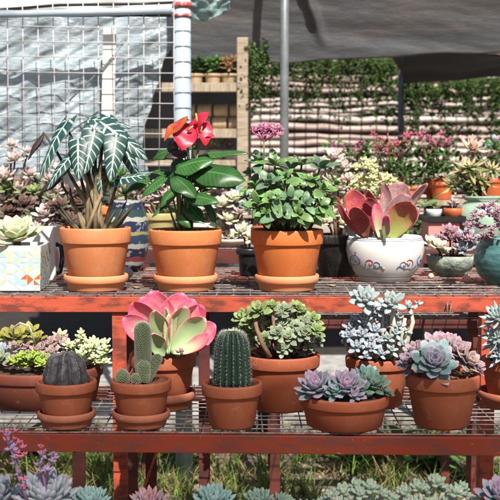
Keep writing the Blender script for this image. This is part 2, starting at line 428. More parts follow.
MT['straw'] = thinleaf('dry_grass_blade', (.48, .40, .20), (.36, .27, .12), .7, .2, .3)
MT['bgpink'] = succ('pink_bloom', (.40, .10, .18), tip=(.58, .24, .34), var=.3)
MT['bgred'] = succ('red_bloom', (.42, .08, .12), tip=(.60, .18, .22), var=.3)
MT['astro'] = plain('dark_slate_cactus_skin', (.10, .09, .095), (.035, .032, .04), 90, .55, .3, .001)
MT['woolwhite'] = plain('white_wool', (.62, .60, .54), None, 200, .9, .3)
MT['barrel'] = plain('dark_green_cactus_skin', (.028, .07, .045), (.018, .05, .032), 50, .5, .2, .001)
MT['spine'] = plain('white_spines', (.66, .66, .58), (.5, .5, .42), 60, .6, 0)
MT['mamm'] = plain('green_tubercle_skin', (.20, .27, .10), (.14, .20, .08), 60, .6, .2, .001)
MT['stalk'] = plain('violet_flower_stalk', (.34, .20, .38), (.28, .15, .25), 60, .6, .1)
MT['budpink'] = succ('coral_pink_bud', (.62, .16, .26), tip=(.75, .25, .28), var=.2)
MT['budviolet'] = succ('violet_bract', (.40, .26, .48), tip=(.46, .25, .5), var=.2, bloom=.2)

# ------------------------------------------------------------------ things
def thing(name, label, cat, loc, group=None):
    o = bpy.data.objects.new(name, None); COL.objects.link(o)
    o.location = V(loc); o.empty_display_size = .05
    o['label'] = label; o['category'] = cat
    if group: o['group'] = group
    return o
def tag(o, label, cat, group=None, kind=None):
    o['label'] = label; o['category'] = cat
    if group: o['group'] = group
    if kind: o['kind'] = kind
    return o

Z_LOW = CAMH - .504
Z_UP = CAMH - .293
Z_R2 = CAMH - .247

def pot_profile(r, h, rb, rim=.24, lip=.006, wall=.006):
    rh = h * rim
    ri = r - lip
    rt = rb + (ri - rb) * .96
    p = [(0, .0), (rb * .92, .0), (rb, .004), (rt, h - rh - .002), (rt + .0005, h - rh), (r * .975, h - rh + .0005), (r * .985, h - rh + .003),
         (r, h - .004), (r - .001, h - .001), (r - .003, h), (r - wall, h), (r - wall - .001, h - .002), (rt - wall, h - rh), (rb * .9, .01)]
    return p
def pot(parent, c, r, h, rb, mat, rim=.24, soilmat='soil', fill=.9, part='pot', n=72):
    B = MB(); B.lathe(c, pot_profile(r, h, rb, rim), n); o = B.build(part, MT[mat], parent)
    soil(parent, (c[0], c[1], c[2] + h * fill), r - .009, soilmat)
    return o
def soil(parent, c, r, mat='soil', part='soil'):
    B = MB(); ctr = B.vert(V(c) + V((0, 0, .003))); prev = None
    for i in range(1, 9):
        ring = []
        for k in range(36):
            a = k * math.pi / 18; rr = r * i / 8
            x = c[0] + rr * math.cos(a); y = c[1] + rr * math.sin(a)
            z = c[2] + .004 * noise.noise(V((x * 90, y * 90, 3))) + .003 * noise.noise(V((x * 260, y * 260, 1)))
            ring.append(B.vert((x, y, z)))
        for k in range(36):
            k2 = (k + 1) % 36
            if prev is None: B.face([ctr, ring[k], ring[k2]])
            else: B.face([prev[k], ring[k], ring[k2], prev[k2]])
        prev = ring
    rs = random.Random(int(c[0] * 1e4))
    for _ in range(70):
        a = rs.random() * 6.283; rr = r * .95 * rs.random() ** .5
        B.blob((c[0] + rr * math.cos(a), c[1] + rr * math.sin(a), c[2] + .002), rs.uniform(.0015, .004), 5, 4, (1, 1, .7))
    return B.build(part, MT[mat], parent)
def saucer(c, r, h, mat, label, group='saucers under the terracotta pots'):
    t = MB(); w = .004
    t.lathe(c, [(0, 0), (r * .84, 0), (r * .86, .003), (r * .9, h * .45), (r * .955, h * .5), (r, h * .58), (r, h - .002), (r - .002, h), (r - w - .001, h), (r - w - .002, h - .003), (r * .86, h * .4), (0, h * .3)], 72)
    o = t.build('plant_saucer', MT[mat]); tag(o, label, 'saucer', group)
    # origin at its base
    me = o.data
    for v in me.vertices: v.co -= V(c)
    o.location = V(c)
    return o

def frame(axis):
    a = V(axis).normalized(); x = a.cross(V((0, 1, .1))).normalized(); y = a.cross(x); return a, x, y
def rosette(B, c, axis, Rr, n=26, prof='spoon', wr=.42, tr=.10, e0=8, e1=82, inner=.32, cup=.12, bend=-.10, res=(6, 8), start=None, jit=.06):
    a, x, y = frame(axis); c = V(c)
    if start is None: start = random.random() * 6.28
    for i in range(n):
        f = i / max(1, n - 1); an = start + i * 2.39996 + random.uniform(-.1, .1)
        e = R(e0 + (e1 - e0) * f ** .85) + random.uniform(-.06, .06)
        rad = x * math.cos(an) + y * math.sin(an)
        L = Rr * (1 - (1 - inner) * f ** 1.1) * random.uniform(1 - jit, 1 + jit)
        d = rad * math.cos(e) + a * math.sin(e)
        nr = a * math.cos(e) - rad * math.sin(e)
        p0 = c + a * (f * Rr * .12) + rad * (Rr * .04)
        B.leaf(p0, p0 + d * L, nr, Rr * wr * (1.32 if prof in ('spoon', 'bean') else 1.1) * (1 - .40 * f), Rr * tr, prof, bend, cup, res[0], res[1], lf=f)
def ros_part(parent, mat, c, axis, Rr, name='rosette', **k):
    B = MB(); rosette(B, c, axis, Rr, **k); return B.build(name, MT[mat], parent)
def ax(x=0, y=-.5, z=1): return V((x, y, z))
def cluster_leaves(B, c, axis, Rr, n, prof='oval', W=.3, T=.15, L=None, **k):
    rosette(B, c, axis, Rr, n=n, prof=prof, wr=W, tr=T, **k)

# ============================================================ RACKS
def grid_mesh(B, x0, x1, y0, y1, z, sx=.038, sy=.036, r=.0014, yaw=0.):
    n = int((x1 - x0) / sx)
    for i in range(n + 1):
        x = x0 + i * sx + random.uniform(-.001, .001)
        B.tube([(x, y0 + yaw * x, z), (x + random.uniform(-.003, .003), (y0 + y1) / 2 + yaw * x, z - random.uniform(0, .002)), (x, y1 + yaw * x, z)], r, 5)
    m = int((y1 - y0) / sy)
    for j in range(m + 1):
        y = y0 + j * sy
        pts = []
        for k in range(9):
            x = x0 + (x1 - x0) * k / 8
            pts.append((x, y + yaw * x + random.uniform(-.0015, .0015), z + .0025 + random.uniform(-.0015, .001)))
        B.tube(pts, r, 5)
def angle_bar(B, x0, x1, y, z, h=.034, w=.03, t=.004, yaw=0.):
    # front face, top flange
    B.beam((x0, y + yaw * x0, z - h / 2), (x1, y + yaw * x1, z - h / 2), t, h)
    B.beam((x0, y + t / 2 + w / 2 + yaw * x0, z - t / 2 - .0005), (x1, y + t / 2 + w / 2 + yaw * x1, z - t / 2 - .0005), w - .001, t)

XL, XR = -.85, .85
rack = thing('tiered_plant_stand', 'red painted two tier metal plant stand with wire mesh shelves holding the terracotta pots', 'plant stand', (0, 2.03, 0))
yawL = -.035
# lower tier
B = MB(); angle_bar(B, XL, XR, 2.022, Z_LOW, .034, yaw=yawL); o = B.build('front_rail', MT['red_shaded'], rack, False, .001)
o['label'] = 'red front rail of the lower tier with shade painted into its colour'
B = MB(); angle_bar(B, XL, XR, 2.46, Z_LOW, .030); B.build('back_rail', MT['red_deep_shade'], rack, False, .001)
B = MB(); grid_mesh(B, XL, XR, 2.028, 2.49, Z_LOW + .001, yaw=-.02); B.build('wire_mesh', MT['wire'], rack)
# upper tier
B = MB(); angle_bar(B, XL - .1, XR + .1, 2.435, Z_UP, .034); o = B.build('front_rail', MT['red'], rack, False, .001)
o['label'] = 'sunlit orange red front rail of the upper tier'
B = MB(); angle_bar(B, XL - .1, XR + .1, 3.10, Z_UP, .034); B.build('back_rail', MT['red'], rack, False, .001)
B = MB(); grid_mesh(B, XL - .1, XR + .1, 2.442, 3.12, Z_UP + .001); B.build('wire_mesh', MT['wire'], rack)
# legs
def leg(px, Y, ztop, w=.028):
    x = P(px, 300, Y).x; B = MB()
    B.beam((x, Y, 0), (x, Y, ztop), w, .004); B.beam((x - w / 2 + .002, Y + w / 2 + .002, 0), (x - w / 2 + .002, Y + w / 2 + .002, ztop), .004, w - .001)
    B.build('leg', MT['red_deep_shade'] if ztop < .7 or px in (150, 204) else (MT['red'] if Y < 2.5 else MT['red_shaded']), rack, False, .0008)
for px in (77, -120, 660): leg(px, 2.035, Z_LOW - .036, .025)
for px in (119, 489, -90): leg(px, 2.443, Z_UP - .036, .032)
for px in (150, 204): leg(px, 2.50, Z_UP - .036, .026)
for px in (119, 489, -90): leg(px, 3.095, Z_UP - .036, .03)
for px in (119, 489):
    x = P(px, 300, 2.46).x; B = MB(); B.beam((x, 2.47, Z_LOW - .02), (x, 3.09, Z_LOW - .02), .003, .028); B.build('side_rail', MT['red'], rack, False)
B = MB(); a = P(140, 500, 2.47); b = P(158, 448, 2.47); B.beam(a, b, .006, .026, V((0, 1, 0))); B.build('brace', MT['red'], rack, False)
for px in (119, 300, 489):
    x = P(px, 300, 2.46).x; B = MB(); B.beam((x, 2.44, Z_UP - .02), (x, 3.09, Z_UP - .02), .003, .025); B.build('side_rail', MT['red'], rack, False)
# small bent wire hook hanging on upper rail
hk = MB(); p = [P(448, 301, 2.425), P(447, 306, 2.42), P(446.5, 311, 2.42), P(450.5, 311, 2.42), P(451.5, 305, 2.42), P(451, 301, 2.425)]
hk.tube(p, .0016, 6); hk.build('wire_hook', MT['wire'], rack)

rear = thing('plant_stand', 'red metal stand behind the two tier stand crowded with succulents', 'plant stand', (0, 3.2, 0))
for y in (3.20, 3.66):
    B = MB(); angle_bar(B, -1.3, 1.3, y, Z_R2, .040, w=.035); B.build('rail', MT['red_deep_shade'], rear, False, .001)
B = MB(); grid_mesh(B, -1.3, 1.3, 3.207, 3.69, Z_R2 + .001, sx=.05, sy=.05, r=.002); B.build('wire_mesh', MT['wire'], rear)
Z_R2b = CAMH - .452
for y in (3.20, 3.62):
    B = MB(); angle_bar(B, .06, 1.3, y, Z_R2b, .026, w=.03); B.build('rail', MT['red_deep_shade'], rear, False, .001)
B = MB(); grid_mesh(B, .06, 1.3, 3.207, 3.64, Z_R2b + .001, sx=.05, sy=.04, r=.0018); B.build('wire_mesh', MT['wire'], rear)
for x in (-1.28, -.35, .075, .66, 1.28):
    for y in (3.225, 3.655):
        B = MB(); B.beam((x, y, 0), (x, y, Z_R2 - .042), .03, .004, V((0, 1, 0))); B.build('leg', MT['red_deep_shade'], rear, False)

# ============================================================ LOWER TIER POTS
G_T = 'terracotta pots on the lower tier'
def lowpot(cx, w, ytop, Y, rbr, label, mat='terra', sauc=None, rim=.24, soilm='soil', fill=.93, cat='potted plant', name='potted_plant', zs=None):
    r = M(w / 2, Y); zt = P(cx, ytop, Y).z; x = P(cx, ytop, Y).x
    z0 = Z_LOW + .0045 if zs is None else zs
    if sauc:
        sr, sh, sl, sm = sauc
        saucer((x, Y, z0), M(sr, Y), M(sh, Y), sm, sl); z0 += M(sh, Y) * .3 + .0005
    t = thing(name, label, cat, (x, Y, z0), None)
    h = zt - z0
    pot(t, (x, Y, z0), r, h, r * rbr, mat, rim, soilm, fill)
    return t, V((x, Y, z0)), r, h, V((x, Y, z0 + h * fill))

# --- 2 star cactus
t, c, r, h, s = lowpot(66, 62, 380, 2.09, .74, 'dark ribbed globe cactus in a small terracotta pot on the lower tier',
    sauc=(29.3, 15, 'terracotta saucer under the pot of the dark globe cactus', 'saucer'), rim=.26, soilm='gravel', cat='potted cactus', name='potted_cactus')
def ribbed(B, c, Rr, H, ribs, depth, n=None, m=26, sharp=1.0, flat=.6, base=.75, off=0.):
    n = n or ribs * 8; rings = []
    for i in range(m + 1):
        t = i / m
        # profile angle
        if t < .15: rr = Rr * (base + (1 - base) * math.sin(t / .15 * math.pi / 2)); z = H * t
        else: q = (t - .15) / .85; 
        if t >= .15:
            th = q * math.pi / 2; rr = Rr * max(.001, math.cos(th) ** flat); z = H * (.15 + .85 * math.sin(th) ** (1.15))
        ring = []
        for k in range(n):
            a = 2 * math.pi * k / n + off
            u = abs(math.cos(a * ribs / 2)) ** sharp
            q2 = rr * (1 - depth * (1 - u)) 
            zz = z - (H * .035 * (1 - u) if t > .5 else 0)
            ring.append(B.vert(V(c) + V((q2 * math.cos(a), q2 * math.sin(a), zz)), (0, t, 0)))
        rings.append(ring)
    for i in range(m):
        for k in range(n):
            k2 = (k + 1) % n; B.face([rings[i][k], rings[i][k2], rings[i + 1][k2], rings[i + 1][k]])
    B.face(rings[-1])
    return rings
B = MB(); cc = s + V((0, 0, -.006)); RR = M(23.5, 2.09); HH = M(34, 2.09)
ribbed(B, cc, RR, HH, 8, .20, n=128, sharp=.8, flat=.62, base=.8)
for v_ in B.v:
    q_ = v_ - cc; v_ += q_ * (.07 * noise.noise(q_ * 45) + .03 * noise.noise(q_ * 130))
B.build('cactus_body', MT['astro'], t)
B = MB()
for rb in range(8):
    a = 2 * math.pi * rb / 8 + R(12) * 0 
    for i in range(7, 27, 1):
        tt = i / 26; q = (tt - .15) / .85; th = max(0, q) * math.pi / 2
        rr = RR * math.cos(th) ** .62 * 1.0; z = HH * (.15 + .85 * math.sin(th) ** 1.15)
        q_ = V((rr * math.cos(a), rr * math.sin(a), z)); B.blob(cc + q_ * (1 + .07 * noise.noise(q_ * 45) + .03 * noise.noise(q_ * 130)), .0006 if i % 2 else .0010, 5, 4)
B.build('areoles', MT['woolwhite'], t)

# --- 3 finger cactus
t, c, r, h, s = lowpot(141, 62, 379, 2.09, .74, 'small terracotta pot with an upright finger cactus and round offsets',
    sauc=(29.3, 15, 'terracotta saucer under the pot of the finger cactus', 'saucer'), rim=.26, soilm='gravel', cat='potted cactus', name='potted_cactus')
def finger(B, Bs, p0, p1, r0, step=.0036, tub=.0026, caps=True):
    p0 = V(p0); p1 = V(p1); d = p1 - p0; L = d.length; a, x, y = frame(d)
    m = 14; pts = []; rad = []
    for i in range(m + 1):
        q = i / m; pts.append(p0 + d * q); rad.append(r0 * .88 * min(1, math.sqrt(max(0.003, 1 - max(0, (q - 1 + r0 / L) / (r0 / L)) ** 2))) * (.8 + .2 * min(1, q * 4)))
    B.tube(pts, rad, 16)
    n = int(2 * math.pi * r0 * L / (step * step * .95)); 
    for i in range(n):
        q = (i + .5) / n; an = i * 2.39996
        k = max(0, (q - 1 + r0 / L) / (r0 / L)); rr = r0 * .9 * math.sqrt(max(0, 1 - k * k)) * (.8 + .2 * min(1, q * 4))
        o = (x * math.cos(an) + y * math.sin(an)); nm = (o * math.sqrt(max(0, 1 - k * k)) + a * k).normalized()
        b = p0 + d * q + o * rr
        B.blob(b, tub * .62, 5, 4)
        tp = b + nm * tub * .62
        for s_ in range(5):
            aa = s_ * 1.2566 + i; e1_ = nm.cross(a).normalized() if abs(nm.dot(a)) < .95 else x
            e2_ = nm.cross(e1_); dd = (e1_ * math.cos(aa) + e2_ * math.sin(aa)) * .0032 + nm * .0012
            pw = e1_.cross(dd).normalized() * .00038 + nm * .0001
            i0 = Bs.vert(tp - pw); i1 = Bs.vert(tp + pw); i2 = Bs.vert(tp + dd); Bs.face([i0, i1, i2])
B = MB(); Bs = MB()
for (ax0, ay0, ax1, ay1, rr, dy) in ((143.5, 381, 142.5, 322, 8.3, 0), (147, 380, 159, 355, 4.6, -.004), (143.5, 382, 143.5, 361, 6.3, -.014), (122.5, 383, 122, 370, 6.8, -.012), (136, 383, 135.5, 374, 4.2, -.022)):
    finger(B, Bs, P(ax0, ay0, 2.09 + dy), P(ax1, ay1, 2.09 + dy), M(rr, 2.09))
co = B.build('cactus_body', MT['mamm'], t); Bs.build('spines', MT['spine'], t)

# --- 5 ribbed column cactus
t, c, r, h, s = lowpot(232, 62, 382, 2.08, .74, 'dark green ribbed column cactus in a small terracotta pot without a saucer', rim=.27, cat='potted cactus', name='potted_cactus')
B = MB(); cc = s + V((0, 0, -.006)); RR = M(19, 2.08); HH = M(58, 2.08)
ribbed(B, cc, RR, HH, 17, .22, n=17 * 8, sharp=1.0, flat=.36, base=.72, m=34)
B.build('cactus_body', MT['barrel'], t)
Bs = MB(); Bw = MB()
for rb in range(17):
    a = 2 * math.pi * rb / 17 * 1.0
    for i in range(1, 22):
        q = i / 22
        if q < .15: rr = RR * (.72 + .28 * math.sin(q / .15 * math.pi / 2)); z = HH * q
        else:
            th = (q - .15) / .85 * math.pi / 2; rr = RR * math.cos(th) ** .36; z = HH * (.15 + .85 * math.sin(th) ** 1.15)
        p = cc + V((rr * math.cos(a), rr * math.sin(a), z)); nm = V((math.cos(a), math.sin(a), .25)).normalized()
        Bw.blob(p, .0009, 5, 4)
        for k in range(9):
            dd = (nm + V((random.uniform(-1, 1), random.uniform(-1, 1), random.uniform(-1, 1))) * .8).normalized() * random.uniform(.004, .0085)
            pw = dd.cross(V((0, 0, 1))).normalized() * .00036
            Bs.face([Bs.vert(p - pw), Bs.vert(p + pw), Bs.vert(p + dd)])
Bs.build('spines', MT['spine'], t); Bw.build('areoles', MT['woolwhite'], t)
# --- pebbles at its rim are in the soil mesh

# --- 4 pink paddle plant
t, c, r, h, s = lowpot(163, 68, 353, 2.25, .72, 'terracotta pot with a large pink edged paddle succulent behind the finger cactus',
    sauc=(32.5, 17, 'terracotta saucer under the pot of the pink edged paddle succulent', 'saucer'), rim=.26, soilm='gravel', cat='potted succulent')
def paddle(parent, base, tip, W, mat, nrm=None, T=.006, bend=.0, cup=.12, Y=2.2, prof='paddle', wave=0., name='leaf', twist=0.):
    B = MB(); b = P(*base) if len(base) == 3 else V(base); e = P(*tip)
    n = V(nrm) if nrm is not None else V((0, -1, .3))
    B.leaf(b, e, n, W, T, prof, bend, cup, 12, 14, wave=wave, twist=twist)
    return B.build(name, MT[mat], parent)
Yp = 2.2
for (bx, by, tx, ty, w, mat, nx, nz, bd, dy0, dy1) in (
    (165, 350, 135, 303, 36, 'pinkpaddle', -.35, .6, -.12, 0, -.02), (166, 350, 154, 292, 44, 'pinkpaddle', -.1, .25, -.1, .01, .03),
    (168, 350, 181, 294, 40, 'pinkpaddle', .2, .3, -.1, .012, .025), (165, 352, 126, 318, 30, 'pinkpaddle', -.6, .7, -.14, -.01, -.03),
    (170, 350, 200, 306, 36, 'pinkpaddle', .55, .4, -.12, 0, .0), (171, 352, 213, 326, 32, 'pinkpaddle', .5, .8, -.14, -.01, -.02),
    (171, 352, 203, 319, 28, 'pinkpaddle_in', .5, .6, -.12, -.02, -.04), (165, 353, 156, 311, 30, 'pinkpaddle_in', -.45, .2, -.1, -.015, -.035),
    (169, 352, 184, 307, 30, 'pinkpaddle_in', .45, .2, -.1, -.015, -.03), (167, 353, 166, 308, 17, 'pinkpaddle_in', -.9, .1, -.06, -.02, -.03),
    (169, 353, 175, 310, 17, 'pinkpaddle_in', .9, .1, -.06, -.022, -.035), (168, 354, 169, 315, 12, 'pinkpaddle_in', .2, .1, -.05, -.026, -.04),
    (162, 357, 154, 334, 24, 'pinkpaddle_in', -.2, .7, -.1, -.03, -.055), (166, 350, 143, 298, 30, 'pinkpaddle', -.3, .9, -.12, -.01, .0), (172, 351, 192, 300, 30, 'pinkpaddle', .2, .9, -.12, -.01, .0), (174, 353, 208, 336, 20, 'pinkpaddle', .3, .9, -.12, -.03, -.05)):
    paddle(t, (bx, by, Yp + dy0), (tx + (tx - 167) * .06, ty - 1, Yp + dy1), M(w, Yp) * .86, mat, (nx * 1.7, -1, nz * 1.4), bend=bd * 1.2, T=.006, cup=.24, wave=.032, twist=random.uniform(-.25, .25))
B = MB(); B.tube([P(178, 356, 2.2), P(177, 346, 2.195), P(181, 338, 2.19)], .006, 8); B.build('stem', MT['stemwhite'], t)
ros_part(t, 'dustpink', P(181, 352, 2.17), ax(), M(7, 2.2), n=12)

# --- 6 green bush
t, c, r, h, s = lowpot(281, 79, 353, 2.24, .74, 'bushy green branching succulent in the terracotta pot right behind the column cactus', mat='terra2', rim=.23, cat='potted succulent')
st_ = MB()
heads = [(243, 318, 13, 'olive'), (259, 311, 14, 'olive'), (238, 334, 11, 'olive'), (252, 332, 12, 'olive'), (276, 316, 12, 'greyolive'), (287, 322, 13, 'greyolive'),
         (300, 312, 12, 'olive'), (313, 320, 11, 'olive'), (317, 331, 10, 'olive'), (304, 334, 12, 'greyolive'), (288, 338, 12, 'greyolive'), (296, 349, 11, 'greyolive'),
         (277, 334, 11, 'greyolive'), (296, 307, 9, 'olive'), (266, 325, 10, 'olive'), (282, 349, 9, 'greyolive'), (309, 345, 9, 'greyolive'), (247, 345, 9, 'olive'), (272, 306, 8, 'olive'), (264, 340, 10, 'olive'), (285, 310, 11, 'greyolive'), (306, 324, 11, 'greyolive'), (268, 316, 11, 'olive'), (249, 322, 11, 'olive'), (294, 330, 12, 'greyolive'), (278, 326, 12, 'greyolive'), (318, 340, 8, 'greyolive'), (290, 345, 10, 'greyolive'), (301, 342, 10, 'greyolive')]
parts = {}
for i, (px, py, rr, mt) in enumerate(heads):
    Y = 2.24 + random.uniform(-.05, .03) + (-.03 if py > 330 else 0); q = P(px, py, Y)
    d = (q - (s + V((0, 0, -.02)))).normalized(); axs = (d * .8 + V((0, -.7, .45)) + V((random.uniform(-.3, .3), 0, random.uniform(-.3, .3)))).normalized()
    B = MB(); rosette(B, q, axs, M(rr * 1.12, Y), n=17, prof='spoon', wr=.46, tr=.10, e0=-8, e1=75, cup=.16, inner=.35)
    B.build('rosette', MT[mt], t)
    bs = s + V(((q.x - s.x) * .35, random.uniform(-.02, .02), -.004))
    st_.tube([bs, bs.lerp(q, .5) + V((0, 0, -.008)), q], [.0045, .004, .003], 7)
a = P(270, 357, 2.17); st_.tube([a, P(263, 345, 2.165), P(257, 330, 2.17), P(254, 316, 2.19)], [.0055, .005, .0045, .004], 8)
st_.build('stems', MT['stembrown'], t)

# --- 7 oval bowl
t, c, r, h, s = lowpot(344.5, 91, 393, 2.085, .84, 'low wide terracotta bowl planted with lilac and teal rosettes', mat='terra2', rim=.34, cat='potted succulent', fill=.95)
for (px, py, rr, mt, dy, axx, n) in ((336, 386, 13, 'tealros', -.055, (-.1, -.7, 1), 24), (360, 385, 13, 'tealgreen', -.045, (.1, -.7, 1), 22), (306, 388, 10, 'tealros', -.02, (-.6, -.6, 1), 18), (316, 383, 21, 'lilac', -.03, (-.2, -.5, 1), 34), (346, 382, 20, 'lilac', -.045, (.05, -.6, 1), 34), (373, 380, 17, 'tealgreen', -.02, (.2, -.55, 1), 26),
                            (340, 377, 12, 'brownros', .03, (0, -.5, 1), 20), (367, 374, 18, 'tealros', .035, (.05, -.4, 1), 28), (355, 390, 9, 'lilac', -.07, (0, -.8, 1), 18), (385, 387, 9, 'tealgreen', -.03, (.5, -.4, 1), 18), (330, 391, 8, 'tealros', -.055, (0, -.6, 1), 14)):
    ros_part(t, mt, P(px, py + 6, 2.085 + dy), V(axx), M(rr * 1.15, 2.085), n=n, wr=.38, tr=.12, e0=6, e1=84, inner=.4, prof='spoon')

# --- 8 powdery branching
t, c, r, h, s = lowpot(378, 66, 356, 2.27, .74, 'terracotta pot with a tall powdery white branching succulent behind the bowl of rosettes', rim=.22, cat='potted succulent')
stw = MB()
for (px, py, rr, n, dy) in ((365, 300, 17, 22, -.03), (392, 304, 15, 20, -.02), (353, 322, 8, 10, 0), (364, 320, 10, 13, -.02), (349, 336, 9, 12, -.02), (362, 335, 10, 14, -.03), (375, 331, 10, 14, -.02),
                         (386, 322, 9, 12, 0), (357, 347, 10, 13, -.04), (371, 348, 9, 12, -.045), (382, 343, 9, 12, -.03), (377, 315, 10, 12, 0), (395, 318, 9, 11, .0), (408, 307, 8, 9, -.01), (344, 338, 7, 8, 0), (418, 304, 6, 6, -.01), (366, 357, 7, 8, -.05), (395, 333, 8, 10, -.03), (403, 345, 7, 9, -.03), (391, 350, 8, 10, -.05), (380, 354, 8, 10, -.05), (399, 326, 7, 9, -.02), (372, 340, 9, 12, -.03), (350, 328, 8, 10, -.01), (407, 331, 5, 6, -.02), (388, 339, 8, 10, -.04), (360, 327, 9, 12, -.01), (370, 312, 9, 12, -.01), (383, 311, 9, 11, -.01)):
    Y = 2.25 + dy; q = P(px, py, Y)
    B = MB(); rosette(B, q, V((random.uniform(-.4, .4), -.8, .8)), M(rr * 1.15, Y), n=n, prof='spoon' if rr > 13 else 'bean', wr=.40, tr=.17, e0=-10, e1=78, cup=.05, bend=-.08, inner=.4)
    B.build('rosette', MT['whitelilac' if rr > 14 or px > 385 else 'bluegrey'], t)
    bs = s + V(((q.x - s.x) * .6, random.uniform(-.02, .02), -.004))
    if py > 312 or px < 400: stw.tube([bs, bs.lerp(q, .5) + V((random.uniform(-.006, .006), 0, 0)), q], [.0042, .0036, .003], 7)
stw.tube([P(392, 356, 2.24), P(395, 335, 2.235), P(392, 306, 2.235)], .0045, 8)
stw.tube([P(405, 356, 2.24), P(408, 338, 2.235), P(413, 322, 2.235), P(411, 309, 2.24), P(421, 303, 2.24)], [.004, .005, .0045, .004, .003], 8)
stw.tube([P(398, 354, 2.24), P(402, 336, 2.235), P(405, 318, 2.235)], .004, 8)
stw.build('stems', MT['stemwhite'], t)

# --- 9 blue echeveria
t, c, r, h, s = lowpot(442.5, 75, 373, 2.09, .735, 'blue green and rosy echeveria rosettes crowding a terracotta pot, second from the right', rim=.26, cat='potted succulent', soilm='gravel')
for (px, py, rr, mt, dy, axx, n) in ((434, 360, 23, 'echmain', -.04, (-.1, -.95, .8), 36), (437, 346, 20, 'echpink', .03, (0, -.55, 1), 28), (455, 349, 19, 'echpink', .01, (.35, -.6, 1), 26),
        (468, 360, 17, 'dustpink', -.01, (.6, -.6, .8), 22), (411, 360, 16, 'echdark', .0, (-.7, -.5, .9), 22), (415, 349, 14, 'echpink', .02, (-.5, -.4, 1), 18), (478, 366, 9, 'echdark', -.02, (.8, -.5, .6), 12), (448, 340, 14, 'lilac', .05, (0, -.4, 1), 18)):
    ros_part(t, mt, P(px, py + 3, 2.09 + dy), V(axx), M(rr * 1.18, 2.09), n=n, wr=.42, tr=.08, e0=2, e1=80, inner=.3, prof='spoon')
B = MB()
for i in range(18):
    q = P(random.uniform(455, 474), random.uniform(370, 376), 2.04); a = random.uniform(0, 6.28)
    B.leaf(q, q + V((.012 * math.cos(a), .012 * math.sin(a), .003)), V((0, 0, 1)), .006, .001, 'lance', nv=4, nu=6)
B.build('fallen_leaves', MT['straw'], t)

# --- 10 right edge
t, c, r, h, s = lowpot(515, 70, 358, 2.27, .74, 'terracotta pot with spiky white lilac rosettes cut by the right edge of the view',
    sauc=(37, 15, 'terracotta saucer under the pot cut by the right edge of the view', 'saucer'), rim=.24, cat='potted succulent')
for (px, py, rr, mt, axx, n) in ((497, 318, 21, 'whitelilac', (-.5, -.6, .8), 26), (496, 338, 20, 'whitelilac', (-.7, -.7, .6), 26), (502, 354, 20, 'bluegrey', (-.5, -.9, .4), 24), (520, 335, 22, 'whitelilac', (.2, -.6, 1), 24)):
    ros_part(t, mt, P(px, py, 2.22), V(axx), M(rr, 2.22), n=n, wr=.3, tr=.09, prof='lance', e0=-5, e1=80)
B = MB(); B.tube([s, P(512, 340, 2.25), P(502, 322, 2.23)], .006, 8); B.build('stem', MT['stemwhite'], t)

# --- 1 large bowl left
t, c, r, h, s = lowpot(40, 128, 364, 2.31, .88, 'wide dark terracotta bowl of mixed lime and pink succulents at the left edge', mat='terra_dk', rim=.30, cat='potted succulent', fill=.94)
Yb = 2.31
for (px, py, rr, mt, dy, n) in ((16, 335, 13, 'yelgreen', 0, 22), (29, 331, 12, 'yelgreen', .02, 20), (38, 337, 9, 'yelgreen', .0, 16), (5, 335, 10, 'yelgreen', .02, 18), (2, 350, 10, 'bluegrey', -.03, 18),
    (-14, 350, 12, 'lime', 0, 16), (48, 344, 11, 'dustpink', 0, 20), (58, 341, 11, 'dustpink', .02, 20), (38, 350, 10, 'dustpink', -.02, 18), (66, 345, 10, 'dustpink', .0, 18), (28, 346, 9, 'dustpink', 0, 16), (15, 347, 9, 'dustpink', -.03, 16), (52, 352, 10, 'dustpink', -.03, 16), (60, 334, 8, 'palegreen', .04, 12), (0, 358, 11, 'greyolive', -.06, 20), (12, 362, 9, 'dustpink', -.07, 18), (50, 360, 10, 'greyolive', -.06, 18), (62, 357, 9, 'dustpink', -.06, 16), (38, 358, 9, 'bluegrey', -.04, 16), (-12, 362, 10, 'bluegrey', -.05, 16), (84, 356, 10, 'greyolive', -.02, 16)):
    ros_part(t, mt, P(px, py + 2, Yb + dy), V((random.uniform(-.3, .3), -.6, 1)), M(rr * 1.25, Yb), n=n, wr=.40, tr=.1)
B = MB()
for i in range(46):
    px = random.uniform(10, 48); py = 361 - 9 * math.sin((px - 8) / 42 * math.pi) * random.random() + random.uniform(-1, 6)
    rosette(B, P(px, py, 2.22 + random.uniform(-.02, .02)), V((random.uniform(-.5, .5), -.7, 1)), M(5.6, 2.2), n=9, prof='bean', wr=.40, tr=.25, res=(4, 6), e0=15)
B.build('sedum_cushion', MT['lime'], t)
B = MB()
for i in range(52):
    px = random.uniform(68, 108); py = random.uniform(333, 362) + (8 if px > 98 or px < 74 else 0)
    rosette(B, P(px, py, 2.29 + random.uniform(-.04, .03)), V((random.uniform(-.5, .5), -.8, 1)), M(7, 2.3), n=10, prof='bean', wr=.42, tr=.24, res=(4, 6), e0=10)
B.build('leaf_cluster', MT['palegreen'], t)
B = MB(); B.tube([P(14, 340, 2.25), P(13, 328, 2.24), P(20, 323, 2.23), P(29, 326, 2.23), P(33, 336, 2.24), P(35, 346, 2.25)], .0022, 6)
B.build('stem', MT['stemwhite'], t)

